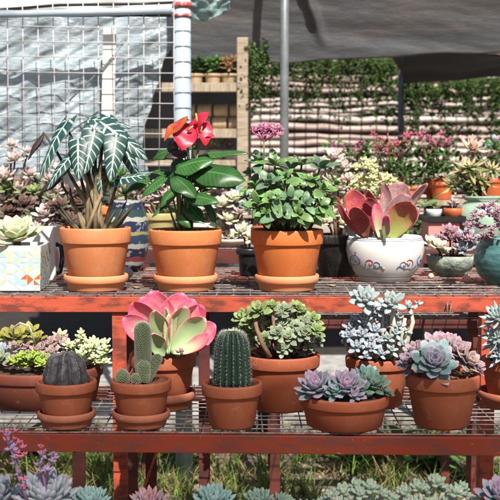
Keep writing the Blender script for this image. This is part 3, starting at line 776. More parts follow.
# ============================================================ UPPER TIER POTS
def uppot(cx, w, ytop, lab, slab, soilm, cat, name='potted_plant', Y=2.545):
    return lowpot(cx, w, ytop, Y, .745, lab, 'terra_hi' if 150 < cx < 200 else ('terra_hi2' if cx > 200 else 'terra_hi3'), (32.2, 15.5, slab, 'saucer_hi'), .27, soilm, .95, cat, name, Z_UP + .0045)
t, c, r, h, s = uppot(95.5, 71, 227, 'orange terracotta pot with a dark arrow leaved plant with white veins', 'pale terracotta saucer under the arrow leaved plant', 'soil', 'potted plant')
pts = []
LV = ((65, 125, 40, 181, 20, (-.75, -.7, .35), -.02, -.06, .12), (78, 142, 79, 181, 19, (-.15, -1, .25), -.05, -.08, .08), (94, 133, 84, 175, 20, (.25, -1, .2), -.04, -.07, .1),
      (116, 138, 110, 182, 20, (.2, -1, .25), -.05, -.08, .1), (103, 124, 148, 160, 24, (.3, -.75, .75), -.02, -.03, .06), (70, 157, 47, 190, 15, (-.5, -.8, .5), -.04, -.06, .1),
      (92, 120, 132, 128, 15, (.1, -.5, .9), .03, .03, .1), (118, 178, 153, 172, 18, (.1, -.6, .9), -.02, -.05, -.08), (100, 170, 103, 198, 14, (.1, -.9, .4), .0, -.02, .05), (126, 150, 140, 186, 15, (.4, -.8, .3), .04, .03, .05), (84, 150, 62, 176, 13, (-.4, -.8, .3), .05, .04, .05), (108, 122, 128, 150, 20, (.4, -.8, .6), .02, .0, .06))
for (x0, y0, x1, y1, w, nr, d0, d1, bd) in LV:
    B = MB(); B.leaf(P(x0, y0, 2.545 + d0), P(x1, y1, 2.545 + d1), nr, M(w, 2.5) * random.uniform(1.25, 1.5), .0014, 'arrow', bd * .5, -.13, 22, 14, back=.22, wave=.03, twist=random.uniform(-.25, .25))
    B.build('leaf', MT['alo'], t)
B = MB(); B.leaf(P(43, 134, 2.54), P(28, 160, 2.53), (-.4, -.6, .5), M(9, 2.5), .001, 'lance', .08, -.3, 8, 8, wave=.05); B.build('withered_leaf', MT['alo_dark'], t); B = MB(); B.leaf(P(60, 178, 2.6), P(38, 195, 2.6), (-.4, -.6, .5), M(11, 2.5), .001, 'lance', .1, -.3, 8, 8, wave=.05)
B.build('withered_leaf', MT['alo_dark'], t)
B = MB()
bas = s + V((0, 0, -.01))
tops = [(x0, y0, d0) for (x0, y0, x1, y1, w, nr, d0, d1, bd) in LV] + [(43, 134, .0), (70, 190, .02), (60, 178, .05), (112, 150, .03)]
for i, (x0, y0, d0) in enumerate(tops):
    q = P(x0, y0, 2.545 + d0); b0 = bas + V((random.uniform(-.025, .025), random.uniform(-.02, .02), 0))
    dx = (q.x - b0.x); m1 = b0 + V((dx * .35, 0, (q.z - b0.z) * .4)); m2 = b0 + V((dx * .8, 0, (q.z - b0.z) * .85))
    B.tube([b0, m1, m2, q + V((0, .003, .004)), q], [.0068, .0045, .003, .0022, .0018], 8, rnd=random.random())
for i in range(7):
    b0 = bas + V((random.uniform(-.03, .03), random.uniform(-.025, .01), 0)); B.tube([b0, b0 + V(((b0.x - bas.x) * 1.2, 0, .03)), b0 + V(((b0.x - bas.x) * 2.4, 0, .06 + random.uniform(0, .02)))], [.0075, .005, .001], 8)
B.build('petioles', MT['petiole'], t)

# anthurium
t, c, r, h, s = uppot(185.5, 73, 229, 'orange terracotta pot with an anthurium bearing bright pink red flowers', 'pale terracotta saucer under the flowering anthurium', 'gravel', 'potted plant')
stm = MB()
def stemto(q, b=None, rr=.0022):
    b = b or s + V((random.uniform(-.02, .02), random.uniform(-.015, .015), -.004))
    stm.tube([b, b.lerp(q, .5) + V(((b.x - q.x) * .12, 0, .01)), q], [rr * 1.3, rr, rr * .8], 6)
for (x0, y0, x1, y1, w, nr, d0, d1, bd) in (
    (199, 171, 246, 181, 27, (-.1, -.75, .8), -.05, -.08, .06), (198, 156, 249, 153, 17, (0, -.35, 1), .0, -.02, .05), (178, 168, 214, 160, 22, (0, -.7, .9), -.05, -.06, .07),
    (176, 178, 196, 198, 20, (.3, -.8, .6), -.07, -.1, .06), (189, 197, 219, 203, 18, (.1, -.6, .8), -.07, -.1, .08), (187, 205, 204, 224, 15, (.4, -.9, .4), -.04, -.07, .06),
    (170, 172, 150, 172, 14, (-.2, -.6, .9), .0, -.01, .08), (163, 178, 141, 199, 13, (-.4, -.7, .6), -.03, -.05, .1), (148, 178, 124, 194, 15, (-.3, -.6, .8), .01, -.01, .08),
    (172, 150, 152, 160, 14, (-.1, -.6, .8), .02, .02, .1), (190, 168, 206, 190, 14, (.2, -.9, .5), -.02, -.03, .05), (165, 205, 152, 218, 5, (-.2, -.7, .7), .0, -.02, .1), (205, 200, 216, 228, 8, (.5, -.7, .5), .0, -.02, .1), (196, 182, 223, 168, 16, (.1, -.6, .8), .05, .06, .06), (180, 215, 190, 228, 10, (.1, -.9, .4), -.05, -.06, .06), (176, 188, 160, 208, 11, (-.2, -.9, .4), -.02, -.03, .06), (182, 160, 170, 178, 15, (-.2, -.8, .5), -.02, -.02, .08), (200, 188, 216, 180, 14, (.1, -.6, .8), .03, .03, .06), (192, 205, 182, 224, 10, (-.1, -.9, .3), .0, .0, .06), (172, 150, 196, 146, 14, (0, -.5, .9), .04, .05, .06)):
    B = MB(); q = P(x0, y0, 2.545 + d0); B.leaf(q, P(x1, y1, 2.545 + d1), nr, M(w, 2.5) * random.uniform(1.05, 1.28), .0012, 'heart', bd, -.16, 16, 12, back=.12, wave=.045, twist=random.uniform(-.3, .3))
    B.build('leaf', MT['anth'], t); stemto(q)
B = MB(); q = P(186, 151, 2.52); B.leaf(q, P(166, 158, 2.50), (-.1, -.7, .7), M(17, 2.5), .0012, 'heart', .1, -.15, 10, 10); B.leaf(P(176, 142, 2.53), P(168, 152, 2.53), (0, -1, .2), M(12, 2.5), .0012, 'heart', .1, -.15, 8, 8); B.build('young_leaf', MT['anth_dk'], t); stemto(q)
for (x0, y0, x1, y1, w, nr, mt, sp) in ((187, 127, 182, 151, 26, (.1, -1, .3), 'spathe', (188, 131, 193, 126)), (194, 132, 209, 112, 17, (-.3, -.9, .5), 'spathe', (197, 124, 196, 113)),
                                  (203, 125, 206, 146, 16, (.3, -1, .2), 'spathe', (200, 134, 202, 126)), (186, 122, 164, 141, 15, (-.4, -.6, .8), 'spathe_old', None), (202, 138, 215, 137, 10, (.2, -.7, .7), 'spathe', None)):
    B = MB(); q = P(x0, y0, 2.50); B.leaf(q, P(x1, y1, 2.48), nr, M(w, 2.5), .0012, 'heart', .1, .10, 18, 14, back=.2, wave=.07, twist=random.uniform(-.3, .3))
    fl = B.build('flower', MT[mt], t); stemto(q, rr=.0018)
    if sp:
        B = MB(); a = P(sp[0], sp[1], 2.485); b = P(sp[2], sp[3], 2.475); B.tube([a, a.lerp(b, .4), a.lerp(b, .8), b], [.0026, .003, .0024, .001], 8); B.build('spadix', MT['spadix'], fl)
stm.tube([s + V((0, -.01, -.01)), P(184, 210, 2.52), P(187, 190, 2.52)], [.006, .005, .003], 8)
stm.build('stems', MT['stemgreen'], t)

# jade like plant with pink flower
t, c, r, h, s = uppot(287, 73, 229, 'orange terracotta pot with dense oval green leaves and a pink flower cluster', 'pale terracotta saucer under the green leaved plant with a pink flower cluster', 'soil', 'potted plant')
stm = MB(); Bl = MB(); Bl2 = MB()
shoots = [(262, 165, 0, 12), (276, 166, -.02, 13), (258, 190, -.03, 12), (272, 186, -.05, 14), (285, 182, -.05, 14), (300, 166, .03, 15), (316, 172, .0, 14), (307, 185, -.03, 14), (318, 192, -.02, 13), (290, 200, -.07, 14), (275, 203, -.08, 13),
          (262, 206, -.06, 12), (303, 205, -.07, 14), (316, 210, -.05, 12), (268, 218, -.08, 10), (282, 217, -.09, 12), (296, 218, -.09, 12), (312, 219, -.07, 11), (254, 178, .02, 11), (329, 185, .02, 11), (250, 200, 0, 10), (290, 172, .06, 13), (280, 192, .04, 14), (300, 195, .05, 14), (268, 198, .05, 13), (324, 205, .02, 10)]
for i, (px, py, dy, rr) in enumerate(shoots):
    px = 287 + (px - 287) * 1.12; py += random.uniform(-3, 2); py = min(py, 214)
    Y = 2.545 + dy; q = P(px, py, Y); d = (q - s).normalized()
    axs = (d + V((0, -.4, .3))).normalized(); BB = Bl if i % 3 else Bl2
    rosette(BB, q, axs, M(rr * 1.5 * random.uniform(.75, 1.15), Y), n=6, prof='oval', wr=.52, tr=.05, e0=-5, e1=65, cup=.12, inner=.45, bend=.06, jit=.25)
    rosette(BB, q.lerp(s, .25) , axs, M(rr * 1.45, Y), n=3, prof='oval', wr=.52, tr=.05, e0=-15, e1=20, cup=.12, inner=.8, bend=.06, jit=.25)
    b0 = s + V(((q.x - s.x) * .4, (q.y - s.y) * .3, -.01)); stm.tube([b0, b0.lerp(q, .6) + V((0, 0, .003)), q], [.004, .003, .0025], 6)
Bl.build('leaves', MT['jade'], t); Bl2.build('pale_leaves', MT['jade2'], t); 
stm.tube([P(262, 175, 2.54), P(264, 155, 2.53), P(264, 140, 2.53)], .002, 6)
stm.build('stems', MT['stemgreen'], t)
B = MB()
for i in range(90):
    a = random.random() * 6.28; rr = random.random() ** .5
    q = P(268 + 17 * rr * math.cos(a), 130.5 + 7 * rr * math.sin(a) * (1 if math.sin(a) < 0 else 1.0), 2.53 + random.uniform(-.03, .03))
    rosette(B, q, V((random.uniform(-.5, .5), -.6, 1)), .0065, n=6, prof='lance', wr=.5, tr=.2, res=(3, 5), e0=10, e1=70)
for i in range(14):
    B.tube([P(264, 142, 2.53), P(268 + random.uniform(-15, 15), 132, 2.53 + random.uniform(-.02, .02))], .0012, 5)
B.build('flower_cluster', MT['pinkflower'], t)

# red paddle in white scroll pot
Yw = 2.75; zb = Z_UP + .0045
cx = P(385, 260, Yw).x; rw = M(39, Yw); hw = P(385, 238, Yw).z - zb
t = thing('potted_plant', 'red paddle succulent in a round white ceramic pot painted with blue and red scrolls', 'potted succulent', (cx, Yw, zb))
prof = [(0, 0), (rw * .62, 0), (rw * .64, .004), (rw * .66, .008), (rw * .80, .022), (rw * .93, .045), (rw * 1.0, .075), (rw * .985, .098), (rw * .92, .112), (rw * .87, hw - .012), (rw * .88, hw - .006), (rw * .95, hw - .004), (rw * .955, hw), (rw * .93, hw + .002), (rw * .84, hw), (rw * .82, hw - .01), (rw * .6, .03)]
B = MB(); B.lathe((cx, Yw, zb), prof, 96); pw_ = B.build('pot', MT['white'], t); soil(t, (cx, Yw, zb + hw - .008), rw * .82)
def prof_r(z):
    for (r0, z0), (r1, z1) in zip(prof[1:12], prof[2:13]):
        if z0 <= z <= z1 and z1 > z0: return r0 + (r1 - r0) * (z - z0) / (z1 - z0)
    return rw * .9
def onpot(px, py):
    zz = P(px, py, Yw - rw * .9).z - zb; rr = prof_r(zz) + .0006
    dx = max(-.97, min(.97, (P(px, py, Yw - rw * .7).x - cx) / rr)); a = math.asin(dx)
    return V((cx + rr * math.sin(a), Yw - rr * math.cos(a), zb + zz))
def spiral(px, py, r0, turns, a0, n=26, ccw=1):
    return [(px + r0 * (1 - .85 * i / n) * math.cos(a0 + ccw * turns * 6.283 * i / n), py + r0 * (1 - .85 * i / n) * math.sin(a0 + ccw * turns * 6.283 * i / n)) for i in range(n + 1)]
def mir(pts, c0=389): return [(2 * c0 - x, y) for x, y in pts]
lines = [('blueglaze', [(352, 270), (350, 264), (352, 258), (357, 256)] + spiral(355, 262.5, 6, 1.3, -1.2)), ('blueglaze', [(349, 257), (350, 250), (354, 248)]),
         ('blueglaze', [(361, 266), (366, 270), (374, 269), (380, 266), (382, 269)]), ('redglaze', spiral(369.5, 263.5, 4.5, 1.1, 2.6)), ('redglaze', [(353, 254), (357, 257), (360, 262)]), ('blueglaze', spiral(375, 265, 4, .9, 0.4, ccw=-1))]
g = {}
for k, l in lines:
    for pts_ in (l, mir(l)):
        pq = [onpot(x, y) for x, y in pts_ if 347.5 < x < 423.5]
        if len(pq) > 3: g.setdefault(k, MB()).tube(pq, .00105, 6)
for k, (x, y) in (('yelglaze', (383, 268.5)), ('yelglaze', (405, 263)), ('redglaze', (356, 253)), ('redglaze', (350.5, 268))):
    g.setdefault(k, MB()).blob(onpot(x, y), .0032, 8, 6, (1, .35, .7))
for zz in (.104, .108, .014):
    rr = prof_r(zz) + .0004; g['blueglaze'].tube([(cx + rr * math.cos(a * math.pi / 40), Yw + rr * math.sin(a * math.pi / 40), zb + zz) for a in range(81)], .0006, 5, cap=False)
for k, b in g.items(): b.build('painted_scrolls', MT[k], pw_)
for (x0, y0, x1, y1, w, nr, mt, d0, d1, bd) in (
    (370, 235, 353, 196, 25, (-.2, -1, .3), 'redpaddle', 0, .02, -.08), (366, 237, 341, 203, 9, (-.7, -.7, .3), 'redpaddle', -.02, -.03, .1), (366, 236, 356, 213, 20, (-.4, -.9, .3), 'redpaddle', -.04, -.08, -.12),
    (380, 235, 369, 196, 18, (-.9, -.6, .2), 'redpaddle', .0, .02, -.1), (388, 234, 400, 188, 34, (.1, -1, .35), 'redpaddle2', .03, .06, -.08), (386, 234, 384, 188, 16, (-.7, -.8, .2), 'redpaddle2', .03, .05, -.08),
    (396, 235, 424, 189, 17, (.75, -.7, .2), 'redpaddle2', .02, .03, -.1), (388, 236, 405, 200, 30, (.2, -1, .4), 'redpaddle2', -.02, .0, -.1), (390, 237, 410, 208, 29, (.3, -.9, .5), 'redpaddle3', -.05, -.09, -.12),
    (378, 235, 366, 208, 14, (-.6, -.9, .3), 'redpaddle', -.03, -.04, -.1), (380, 236, 376, 210, 12, (-.3, -1, .1), 'pinkpaddle', -.06, -.07, -.06), (384, 238, 388, 221, 13, (-.5, -.8, .4), 'pinkpaddle', -.07, -.1, -.05), (384, 234, 368, 204, 22, (-.3, -.5, .8), 'redpaddle', 0, -.03, -.12), (392, 235, 416, 214, 15, (.4, -.6, .8), 'redpaddle2', -.02, -.04, -.1)):
    paddle(t, (x0, y0 + 2, 2.72 + d0), (385 + (x1 - 385) * 1.08, y1 - 6, 2.72 + d1), M(w, 2.7) * .98, mt, (nr[0] * 1.5, nr[1], nr[2] * 1.3), T=.006, bend=bd * 1.2, cup=.18, wave=.035, twist=random.uniform(-.3, .3))

# patterned square pot left
Yq = 2.56; a = P(-14, 246, Yq - .05); b = P(41, 246, Yq - .05); wq = b.x - a.x; x0 = a.x; x1 = b.x; z0 = Z_UP + .0045; z1 = P(0, 244, Yq).z
t = thing('potted_plant', 'white square planter with pale blue and orange diamonds holding a pale lime echeveria', 'potted succulent', ((x0 + x1) / 2, Yq, z0))
B = MB(); yf = Yq - .055; yb = yf + wq
def tap(x, y, z): 
    k = .94 + .06 * (z - z0) / (z1 - z0); cx_, cy_ = (x0 + x1) / 2, (yf + yb) / 2
    return V((cx_ + (x - cx_) * k, cy_ + (y - cy_) * k, z))
def boxt(B, lo, hi):
    b_ = len(B.v)
    for x in (lo[0], hi[0]):
        for y in (lo[1], hi[1]):
            for z in (lo[2], hi[2]): B.vert(tap(x, y, z))
    for q in ((0, 1, 3, 2), (4, 6, 7, 5), (0, 4, 5, 1), (2, 3, 7, 6), (0, 2, 6, 4), (1, 5, 7, 3)): B.face([b_ + i for i in q])
w_ = .006
boxt(B, (x0, yf, z0), (x1, yf + w_, z1)); boxt(B, (x0, yb - w_, z0), (x1, yb, z1)); boxt(B, (x0, yf + w_ + .0002, z0), (x0 + w_, yb - w_ - .0002, z1)); boxt(B, (x1 - w_, yf + w_ + .0002, z0), (x1, yb - w_ - .0002, z1)); boxt(B, (x0 + .007, yf + .007, z0 + .001), (x1 - .007, yb - .007, z0 + .01))
pp = B.build('pot', MT['white'], t, False, .0015)
G = [MB() for _ in range(4)]; ks = ['ltblue', 'paleblue', 'paleyellow', 'orange_t']
nq = 4; cw = (x1 - x0) / nq; ch = cw * .86; nrow = int((z1 - z0) / ch * 2) + 1
def tri(face, p, q, r_, k):
    B_ = G[k]
    def mp(u, z):
        return tap(x0 + u, yf - .0008, z) if face == 0 else tap(x1 + .0008, yf + u, z)
    B_.face([B_.vert(mp(*p)), B_.vert(mp(*q)), B_.vert(mp(*r_))])
rs = random.Random(5)
hh = (z1 - z0) / 8 * .985
for face in (0, 1):
    for j in range(7):
        for i in range(nq + 1):
            um = (i + .5 - (j % 2) * .5) * cw; zc = z0 + .001 + hh * (j + 1)
            kk = [rs.choice([0, 1, 2, 0, None, None]) for _ in range(4)]
            if face == 0 and um > cw * 2.9 and j in (0, 1): kk = [3, 3, 0, 3] if j else [None, 3, None, 1]
            for k_, sx_, sz_ in zip(kk, (-1, 1, -1, 1), (1, 1, -1, -1)):
                e_ = um + sx_ * cw / 2 * .97
                if k_ is not None and 0 <= e_ <= nq * cw and 0 <= um <= nq * cw: tri(face, (e_, zc), (um + sx_ * .0004, zc), (um + sx_ * .0004, zc + sz_ * hh * .97), k_)
for k_, b_ in zip(ks, G): b_.build('diamond_pattern', MT[k_], pp, False)
soil(t, ((x0 + x1) / 2, (yf + yb) / 2, z1 - .012), wq * .44)
ros_part(t, 'limewhite', P(17, 238, Yq - .01), (0, -.45, 1), M(31, Yq), n=26, wr=.42, tr=.10, e0=12, e1=82, inner=.4)
B = MB(); B.tube([P(17, 252, Yq), P(17, 236, Yq)], .009, 8); B.build('stem', MT['stembrown'], t)

# white box planter behind with black handle
x0b = P(36, 250, 2.78).x; x1b = P(58, 250, 2.78).x; zt = P(0, 226, 2.76).z
t = thing('potted_plant', 'plain white box planter with a black side handle just left of the arrow leaved plant', 'potted succulent', ((x0b + x1b) / 2, 2.78, z0))
B = MB(); B.box((x0b - .06, 2.74, z0), (x1b, 2.86, zt)); B.build('pot', MT['white'], t, False, .003)
B = MB(); B.tube([(x1b - .002, 2.76, z0 + .09), (x1b + .012, 2.76, z0 + .085), (x1b + .014, 2.76, z0 + .05), (x1b + .008, 2.76, z0 + .02), (x1b - .002, 2.76, z0 + .016)], .006, 8); B.build('handle', MT['blackplastic'], t)
for (px, py) in ((45, 215), (58, 208), (40, 228), (66, 222)): ros_part(t, 'darkros' if px > 50 else 'pinkwhite', P(px, py, 2.78), (0, -.6, 1), M(15, 2.78), n=20)

# generic potted plant
def vessel(parent, cx, zb, Y, r, h, mat, kind='cone', part='pot'):
    B = MB(); c = (cx, Y, zb)
    if kind == 'cone': pr = pot_profile(r, h, r * .74, .22)
    elif kind == 'round': pr = [(0, 0), (r * .55, 0), (r * .6, .003), (r * .85, h * .22), (r, h * .5), (r * .95, h * .75), (r * .78, h * .92), (r * .82, h), (r * .74, h), (r * .7, h * .9), (r * .3, h * .4)]
    elif kind == 'urn': pr = [(0, 0), (r * .6, 0), (r * .62, .004), (r * .9, h * .3), (r, h * .55), (r * .85, h * .8), (r * .62, h * .9), (r * .78, h * .96), (r * .8, h), (r * .6, h), (r * .5, h * .9)]
    elif kind == 'bowl': pr = [(0, 0), (r * .5, 0), (r * .55, .006), (r * .84, h * .3), (r * .96, h * .7), (r, h), (r * .93, h), (r * .85, h * .7), (r * .2, h * .3)]
    elif kind == 'egg': pr = [(0, 0), (r * .6, 0), (r * .75, h * .1), (r * .98, h * .35), (r, h * .5), (r * .93, h * .75), (r * .7, h * .93), (r * .66, h), (r * .58, h), (r * .6, h * .92), (r * .4, h * .5)]
    B.lathe(c, pr, 48, wob=.05 if mat in ('rock', 'blackpot') else 0)
    o = B.build(part, MT[mat], parent); soil(parent, (cx, Y, zb + h * (.9 if kind != 'urn' else .97)), r * (.88 if kind in ('cone', 'bowl') else .66)); return o
def gen(cx, wpx, ytop, Y, zb, mat, kind, label, cat, plants, group=None, name='potted_plant'):
    q = P(cx, ytop, Y); r = M(wpx / 2, Y)
    t = thing(name, label, cat, (q.x, Y, zb), group)
    vessel(t, q.x, zb, Y, r, q.z - zb, mat, kind)
    for (mt, lst, kw) in plants:
        for (px, py, rr) in lst:
            kk = dict(kw); yy = kk.pop('Y', Y) + random.uniform(-.02, .02)
            axx = kk.pop('axis', None) or V((random.uniform(-.4, .4), -.6, 1))
            ros_part(t, mt, P(px, py, yy), axx, M(rr * 1.15, yy), res=(5, 6), **kk)
    B = MB(); base = V((q.x, Y, q.z - .012))
    for (mt, lst, kw) in plants:
        for (px, py, rr) in lst:
            e = P(px, py, kw.get('Y', Y)); B.tube([base + V(((e.x - base.x) * .3, 0, 0)), base.lerp(e, .6), e], .003, 5)
    B.build('stems', MT['stembrown'], t)
    return t
zu = Z_UP + .0045
gen(338, 50, 234, 2.86, zu, 'blackpot', 'cone', 'rough black bark textured pot between the green leaved plant and the white scroll pot', 'potted succulent',
    [('creamleaf', [(322, 206, 12), (334, 214, 12), (330, 196, 11), (342, 224, 10), (326, 222, 10)], dict(n=16)), ('pinkwhite', [(338, 190, 12), (348, 180, 9)], dict(n=16))])
t = gen(451, 50, 255, 2.87, zu, 'rock', 'bowl', 'rough stone bowl of small rosettes between the white scroll pot and the teal pot', 'potted succulent',
    [('creamleaf', [(438, 247, 11), (430, 243, 9), (445, 252, 7)], dict(n=18, Y=2.82)), ('purplered', [(455, 240, 12), (463, 246, 12), (450, 233, 11), (442, 240, 10)], dict(n=20, Y=2.86)), ('bluegrey', [(468, 237, 12), (462, 250, 11), (470, 248, 10)], dict(n=18, Y=2.84))])
for px in (431, 467):
    B = MB(); q = P(px, 279, 2.80); B.blob((q.x, 2.80, zu + .005), .008, 8, 6); B.build('foot', MT['cream'], t)
def beadbush(t, mat, px0, px1, py0, py1, Y, n, rr=4.5, dome=True, dY=.05):
    B = MB()
    for i in range(n):
        px = random.uniform(px0, px1); u = (px - (px0 + px1) / 2) / ((px1 - px0) / 2)
        top = py0 + (py1 - py0) * (1 - math.sqrt(max(0, 1 - u * u))) if dome else py0
        py = random.uniform(top, py1)
        rosette(B, P(px, py, Y + random.uniform(-dY, dY)), V((random.uniform(-.6, .6), -.6, 1)), M(rr, Y), n=9, prof='bean', wr=.38, tr=.28, res=(4, 6), e0=0, e1=75)
    return B.build('leaf_cluster', MT[mat], t)
t = gen(505, 62, 238, 2.66, zu, 'teal', 'round', 'teal glazed pot of purple beaded succulents at the right edge of the upper tier', 'potted succulent', [])
beadbush(t, 'purplered', 465, 515, 203, 240, 2.62, 70, 5.5)
gen(127, 44, 200, 3.0, zu, 'striped', 'egg', 'blue and white banded vase standing between the first two orange pots', 'potted plant', [('bgdark', [(125, 195, 14), (140, 190, 10)], dict(n=14, prof='lance', wr=.2, tr=.02))])
q = P(118, 268, 2.8)
B = MB(); B.blob((0, 0, 0), .022, 20, 12, (1.3, .8, .8)); o = B.build('ceramic_ornament', MT['greyware']); o.location = (P(122, 270, 2.75).x, 2.75, zu + .0176); tag(o, 'smooth grey and white ceramic ornament behind the first orange pot', 'ornament')
gen(249, 26, 248, 2.86, zu, 'blackplastic', 'cone', 'small black plastic pot tucked behind the plant with the pink flower cluster', 'potted succulent', [('creamleaf', [(242, 232, 11), (250, 238, 10)], dict(n=16))])

# ---- rear stand top plants
zr = Z_R2 + .005; G2 = 'succulents on the red stand behind'
def R2(cx, w, ytop, Y, mat, kind, label, plants, cat='potted succulent'): return gen(cx, w, ytop, Y, zr, mat, kind, label, cat, plants, None)
R2(8, 50, 222, 3.3, 'cream', 'cone', 'cream pot of pinkish white rosettes on stalks at the far left of the rear stand', [('pinkwhite', [(5, 178, 15), (15, 160, 12), (22, 190, 14), (3, 200, 15), (30, 175, 10), (12, 146, 9), (28, 152, 7)], dict(n=20, wr=.36)), ('darkros', [(25, 205, 14), (10, 213, 14)], dict(n=18)), ('olive', [(18, 196, 12), (34, 192, 11), (6, 188, 11)], dict(n=18))])
R2(45, 40, 226, 3.35, 'greyware', 'cone', 'grey pot of tangled pink tipped succulents left of the arrow leaved plant', [('pinkwhite', [(50, 180, 10), (58, 192, 11), (47, 166, 8)], dict(n=16, wr=.3)), ('greyolive', [(40, 195, 12), (64, 205, 11), (36, 182, 10), (52, 200, 11)], dict(n=16, wr=.3)), ('darkros', [(60, 213, 16), (42, 215, 14), (70, 222, 12)], dict(n=20))])
R2(78, 40, 226, 3.45, 'terra', 'cone', 'brown pot of dark rosettes hidden behind the arrow leaved plant', [('darkros', [(75, 205, 16), (88, 200, 14), (66, 195, 12)], dict(n=20)), ('pinkwhite', [(60, 170, 10), (83, 188, 9)], dict(n=16))])
R2(112, 34, 206, 3.4, 'terra_hi', 'cone', 'orange clay pot of feathery green leaves behind the blue banded vase', [('bggreen', [(110, 185, 16), (122, 178, 16), (138, 186, 14)], dict(n=18, prof='lance', wr=.18, tr=.02))])
R2(144, 26, 203, 3.33, 'tan', 'egg', 'tan round vase between the blue banded vase and the yellow pot', [('dustpink', [(142, 192, 12), (150, 186, 9)], dict(n=16))])
R2(160, 32, 213, 3.3, 'yellow', 'cone', 'yellow pot of dusty pink succulents behind the anthurium', [('pinkwhite', [(150, 200, 11), (163, 196, 12), (172, 204, 10), (158, 186, 9)], dict(n=16)), ('dustpink', [(143, 203, 9)], dict(n=14))])
t = R2(200, 44, 222, 3.4, 'white', 'cone', 'white pot of cream rosettes just right of the anthurium leaves', [('creamleaf', [(205, 192, 12), (216, 186, 12), (194, 200, 11), (212, 206, 12), (200, 212, 11)], dict(n=18)), ('pinkwhite', [(186, 190, 10), (222, 196, 10)], dict(n=16))])
t = R2(228, 46, 238, 3.28, 'cream', 'bowl', 'cream bowl overflowing with white and pale green rosettes between two orange pots', [('creamleaf', [(222, 205, 12), (235, 200, 12), (228, 220, 13), (218, 230, 12), (240, 228, 12), (232, 238, 11)], dict(n=18)), ('pinkwhite', [(224, 212, 11), (240, 213, 10), (222, 240, 10)], dict(n=18)), ('tealros', [(240, 195, 10), (247, 207, 10)], dict(n=18))])
t = R2(262, 30, 225, 3.5, 'terra', 'cone', 'clay pot of pale rosettes behind the plant with the pink flower cluster', [('creamleaf', [(255, 195, 12), (268, 190, 12), (262, 180, 11)], dict(n=16))])
t = R2(318, 50, 215, 3.45, 'cream', 'cone', 'pale pot of whitish pink rosettes behind the black bark textured pot', [('pinkwhite', [(334, 158, 12), (344, 168, 10), (326, 165, 10), (318, 180, 11)], dict(n=16, wr=.5)), ('creamleaf', [(330, 180, 12), (310, 190, 12), (322, 195, 11), (340, 190, 10)], dict(n=16))])
t = R2(368, 52, 210, 3.5, 'greyware', 'bowl', 'bowl heaped with pale yellow green beaded succulents above the red paddle leaves', [])
beadbush(t, 'creamgreen', 338, 400, 160, 212, 3.5, 110, 6)
for i, (cx, x0_, x1_, y0_, y1_, lab) in enumerate(((30, -4, 58, 205, 228, 'low dark leafy plant filling the rear stand at the far left'), (98, 60, 118, 185, 222, 'dark leafy plant on the rear stand behind the arrow leaved petioles'), (180, 150, 210, 195, 228, 'dark leafy plant on the rear stand behind the anthurium stems'), (300, 270, 335, 180, 226, 'dark leafy plant on the rear stand behind the dense oval green leaves'), (410, 388, 432, 200, 236, 'dark leafy plant on the rear stand right of the red paddle leaves'))):
    t = gen(cx, 30, 234, 3.58, zr, 'blackplastic', 'cone', lab, 'potted plant', [])
    B = MB()
    for k in range(120):
        q = P(random.uniform(x0_, x1_), random.uniform(y0_, y1_), 3.58 + random.uniform(-.04, .05)); a = random.random() * 6.28
        d = V((math.cos(a), math.sin(a), random.uniform(-.3, .9))).normalized() * random.uniform(.02, .045)
        B.leaf(q, q + d, V((random.uniform(-.4, .4), -.4, 1)), .014, .001, 'oval', .08, .05, 4, 4)
    B.build('foliage', MT['bgdark'] if i % 2 else MT['bggreen'], t)
# pink box and tray
x0_ = P(426, 240, 3.3).x; x1_ = P(457, 240, 3.3).x; zt = P(440, 222, 3.28).z
B = MB(); B.box((x0_, 3.26, zr), (x1_, 3.40, zt)); o = B.build('storage_box', MT['pinkbox'], None, False, .003); tag(o, 'pink box standing under the black tray of small pots', 'box')
B = MB(); xa = P(424, 222, 3.3).x; xb = P(463, 222, 3.3).x
for lo, hi in (((xa, 3.25, zt + .001), (xb, 3.42, zt + .004)), ((xa, 3.25, zt + .0045), (xb, 3.254, zt + .018)), ((xa, 3.416, zt + .0045), (xb, 3.42, zt + .018)), ((xa, 3.2545, zt + .0045), (xa + .004, 3.4155, zt + .018)), ((xb - .004, 3.2545, zt + .0045), (xb, 3.4155, zt + .018))): B.box(lo, hi)
o = B.build('plant_tray', MT['blackplastic'], None, False); tag(o, 'shallow black tray on the pink box carrying two small pots', 'tray')
gen(434, 16, 209, 3.33, zt + .0045, 'white', 'bowl', 'tiny white bowl with a green sprout on the left of the black tray', 'potted succulent', [('bggreen', [(434, 206, 6)], dict(n=10))])
gen(453, 19, 208, 3.33, zt + .0045, 'orangepot', 'bowl', 'small orange bowl of pinkish rosettes on the right of the black tray', 'potted succulent', [('dustpink', [(450, 204, 5), (457, 204, 5)], dict(n=12)), ('pinkwhite', [(454, 202, 5)], dict(n=12))])
t = R2(482, 50, 196, 3.35, 'celadon', 'urn', 'celadon green urn with a spidery variegated succulent with cream and pink leaves', [
    ('varieg', [(470, 168, 20), (455, 185, 16), (480, 180, 18), (492, 170, 14), (462, 175, 14), (474, 190, 14)], dict(n=22, prof='lance', wr=.2, tr=.05, e0=-20, e1=70)), ('varpink', [(472, 150, 17)], dict(n=18, prof='lance', wr=.32, tr=.06, e0=20, e1=85)), ('bgdark', [(480, 192, 12), (465, 190, 12)], dict(n=14, prof='oval', wr=.3, tr=.05))])

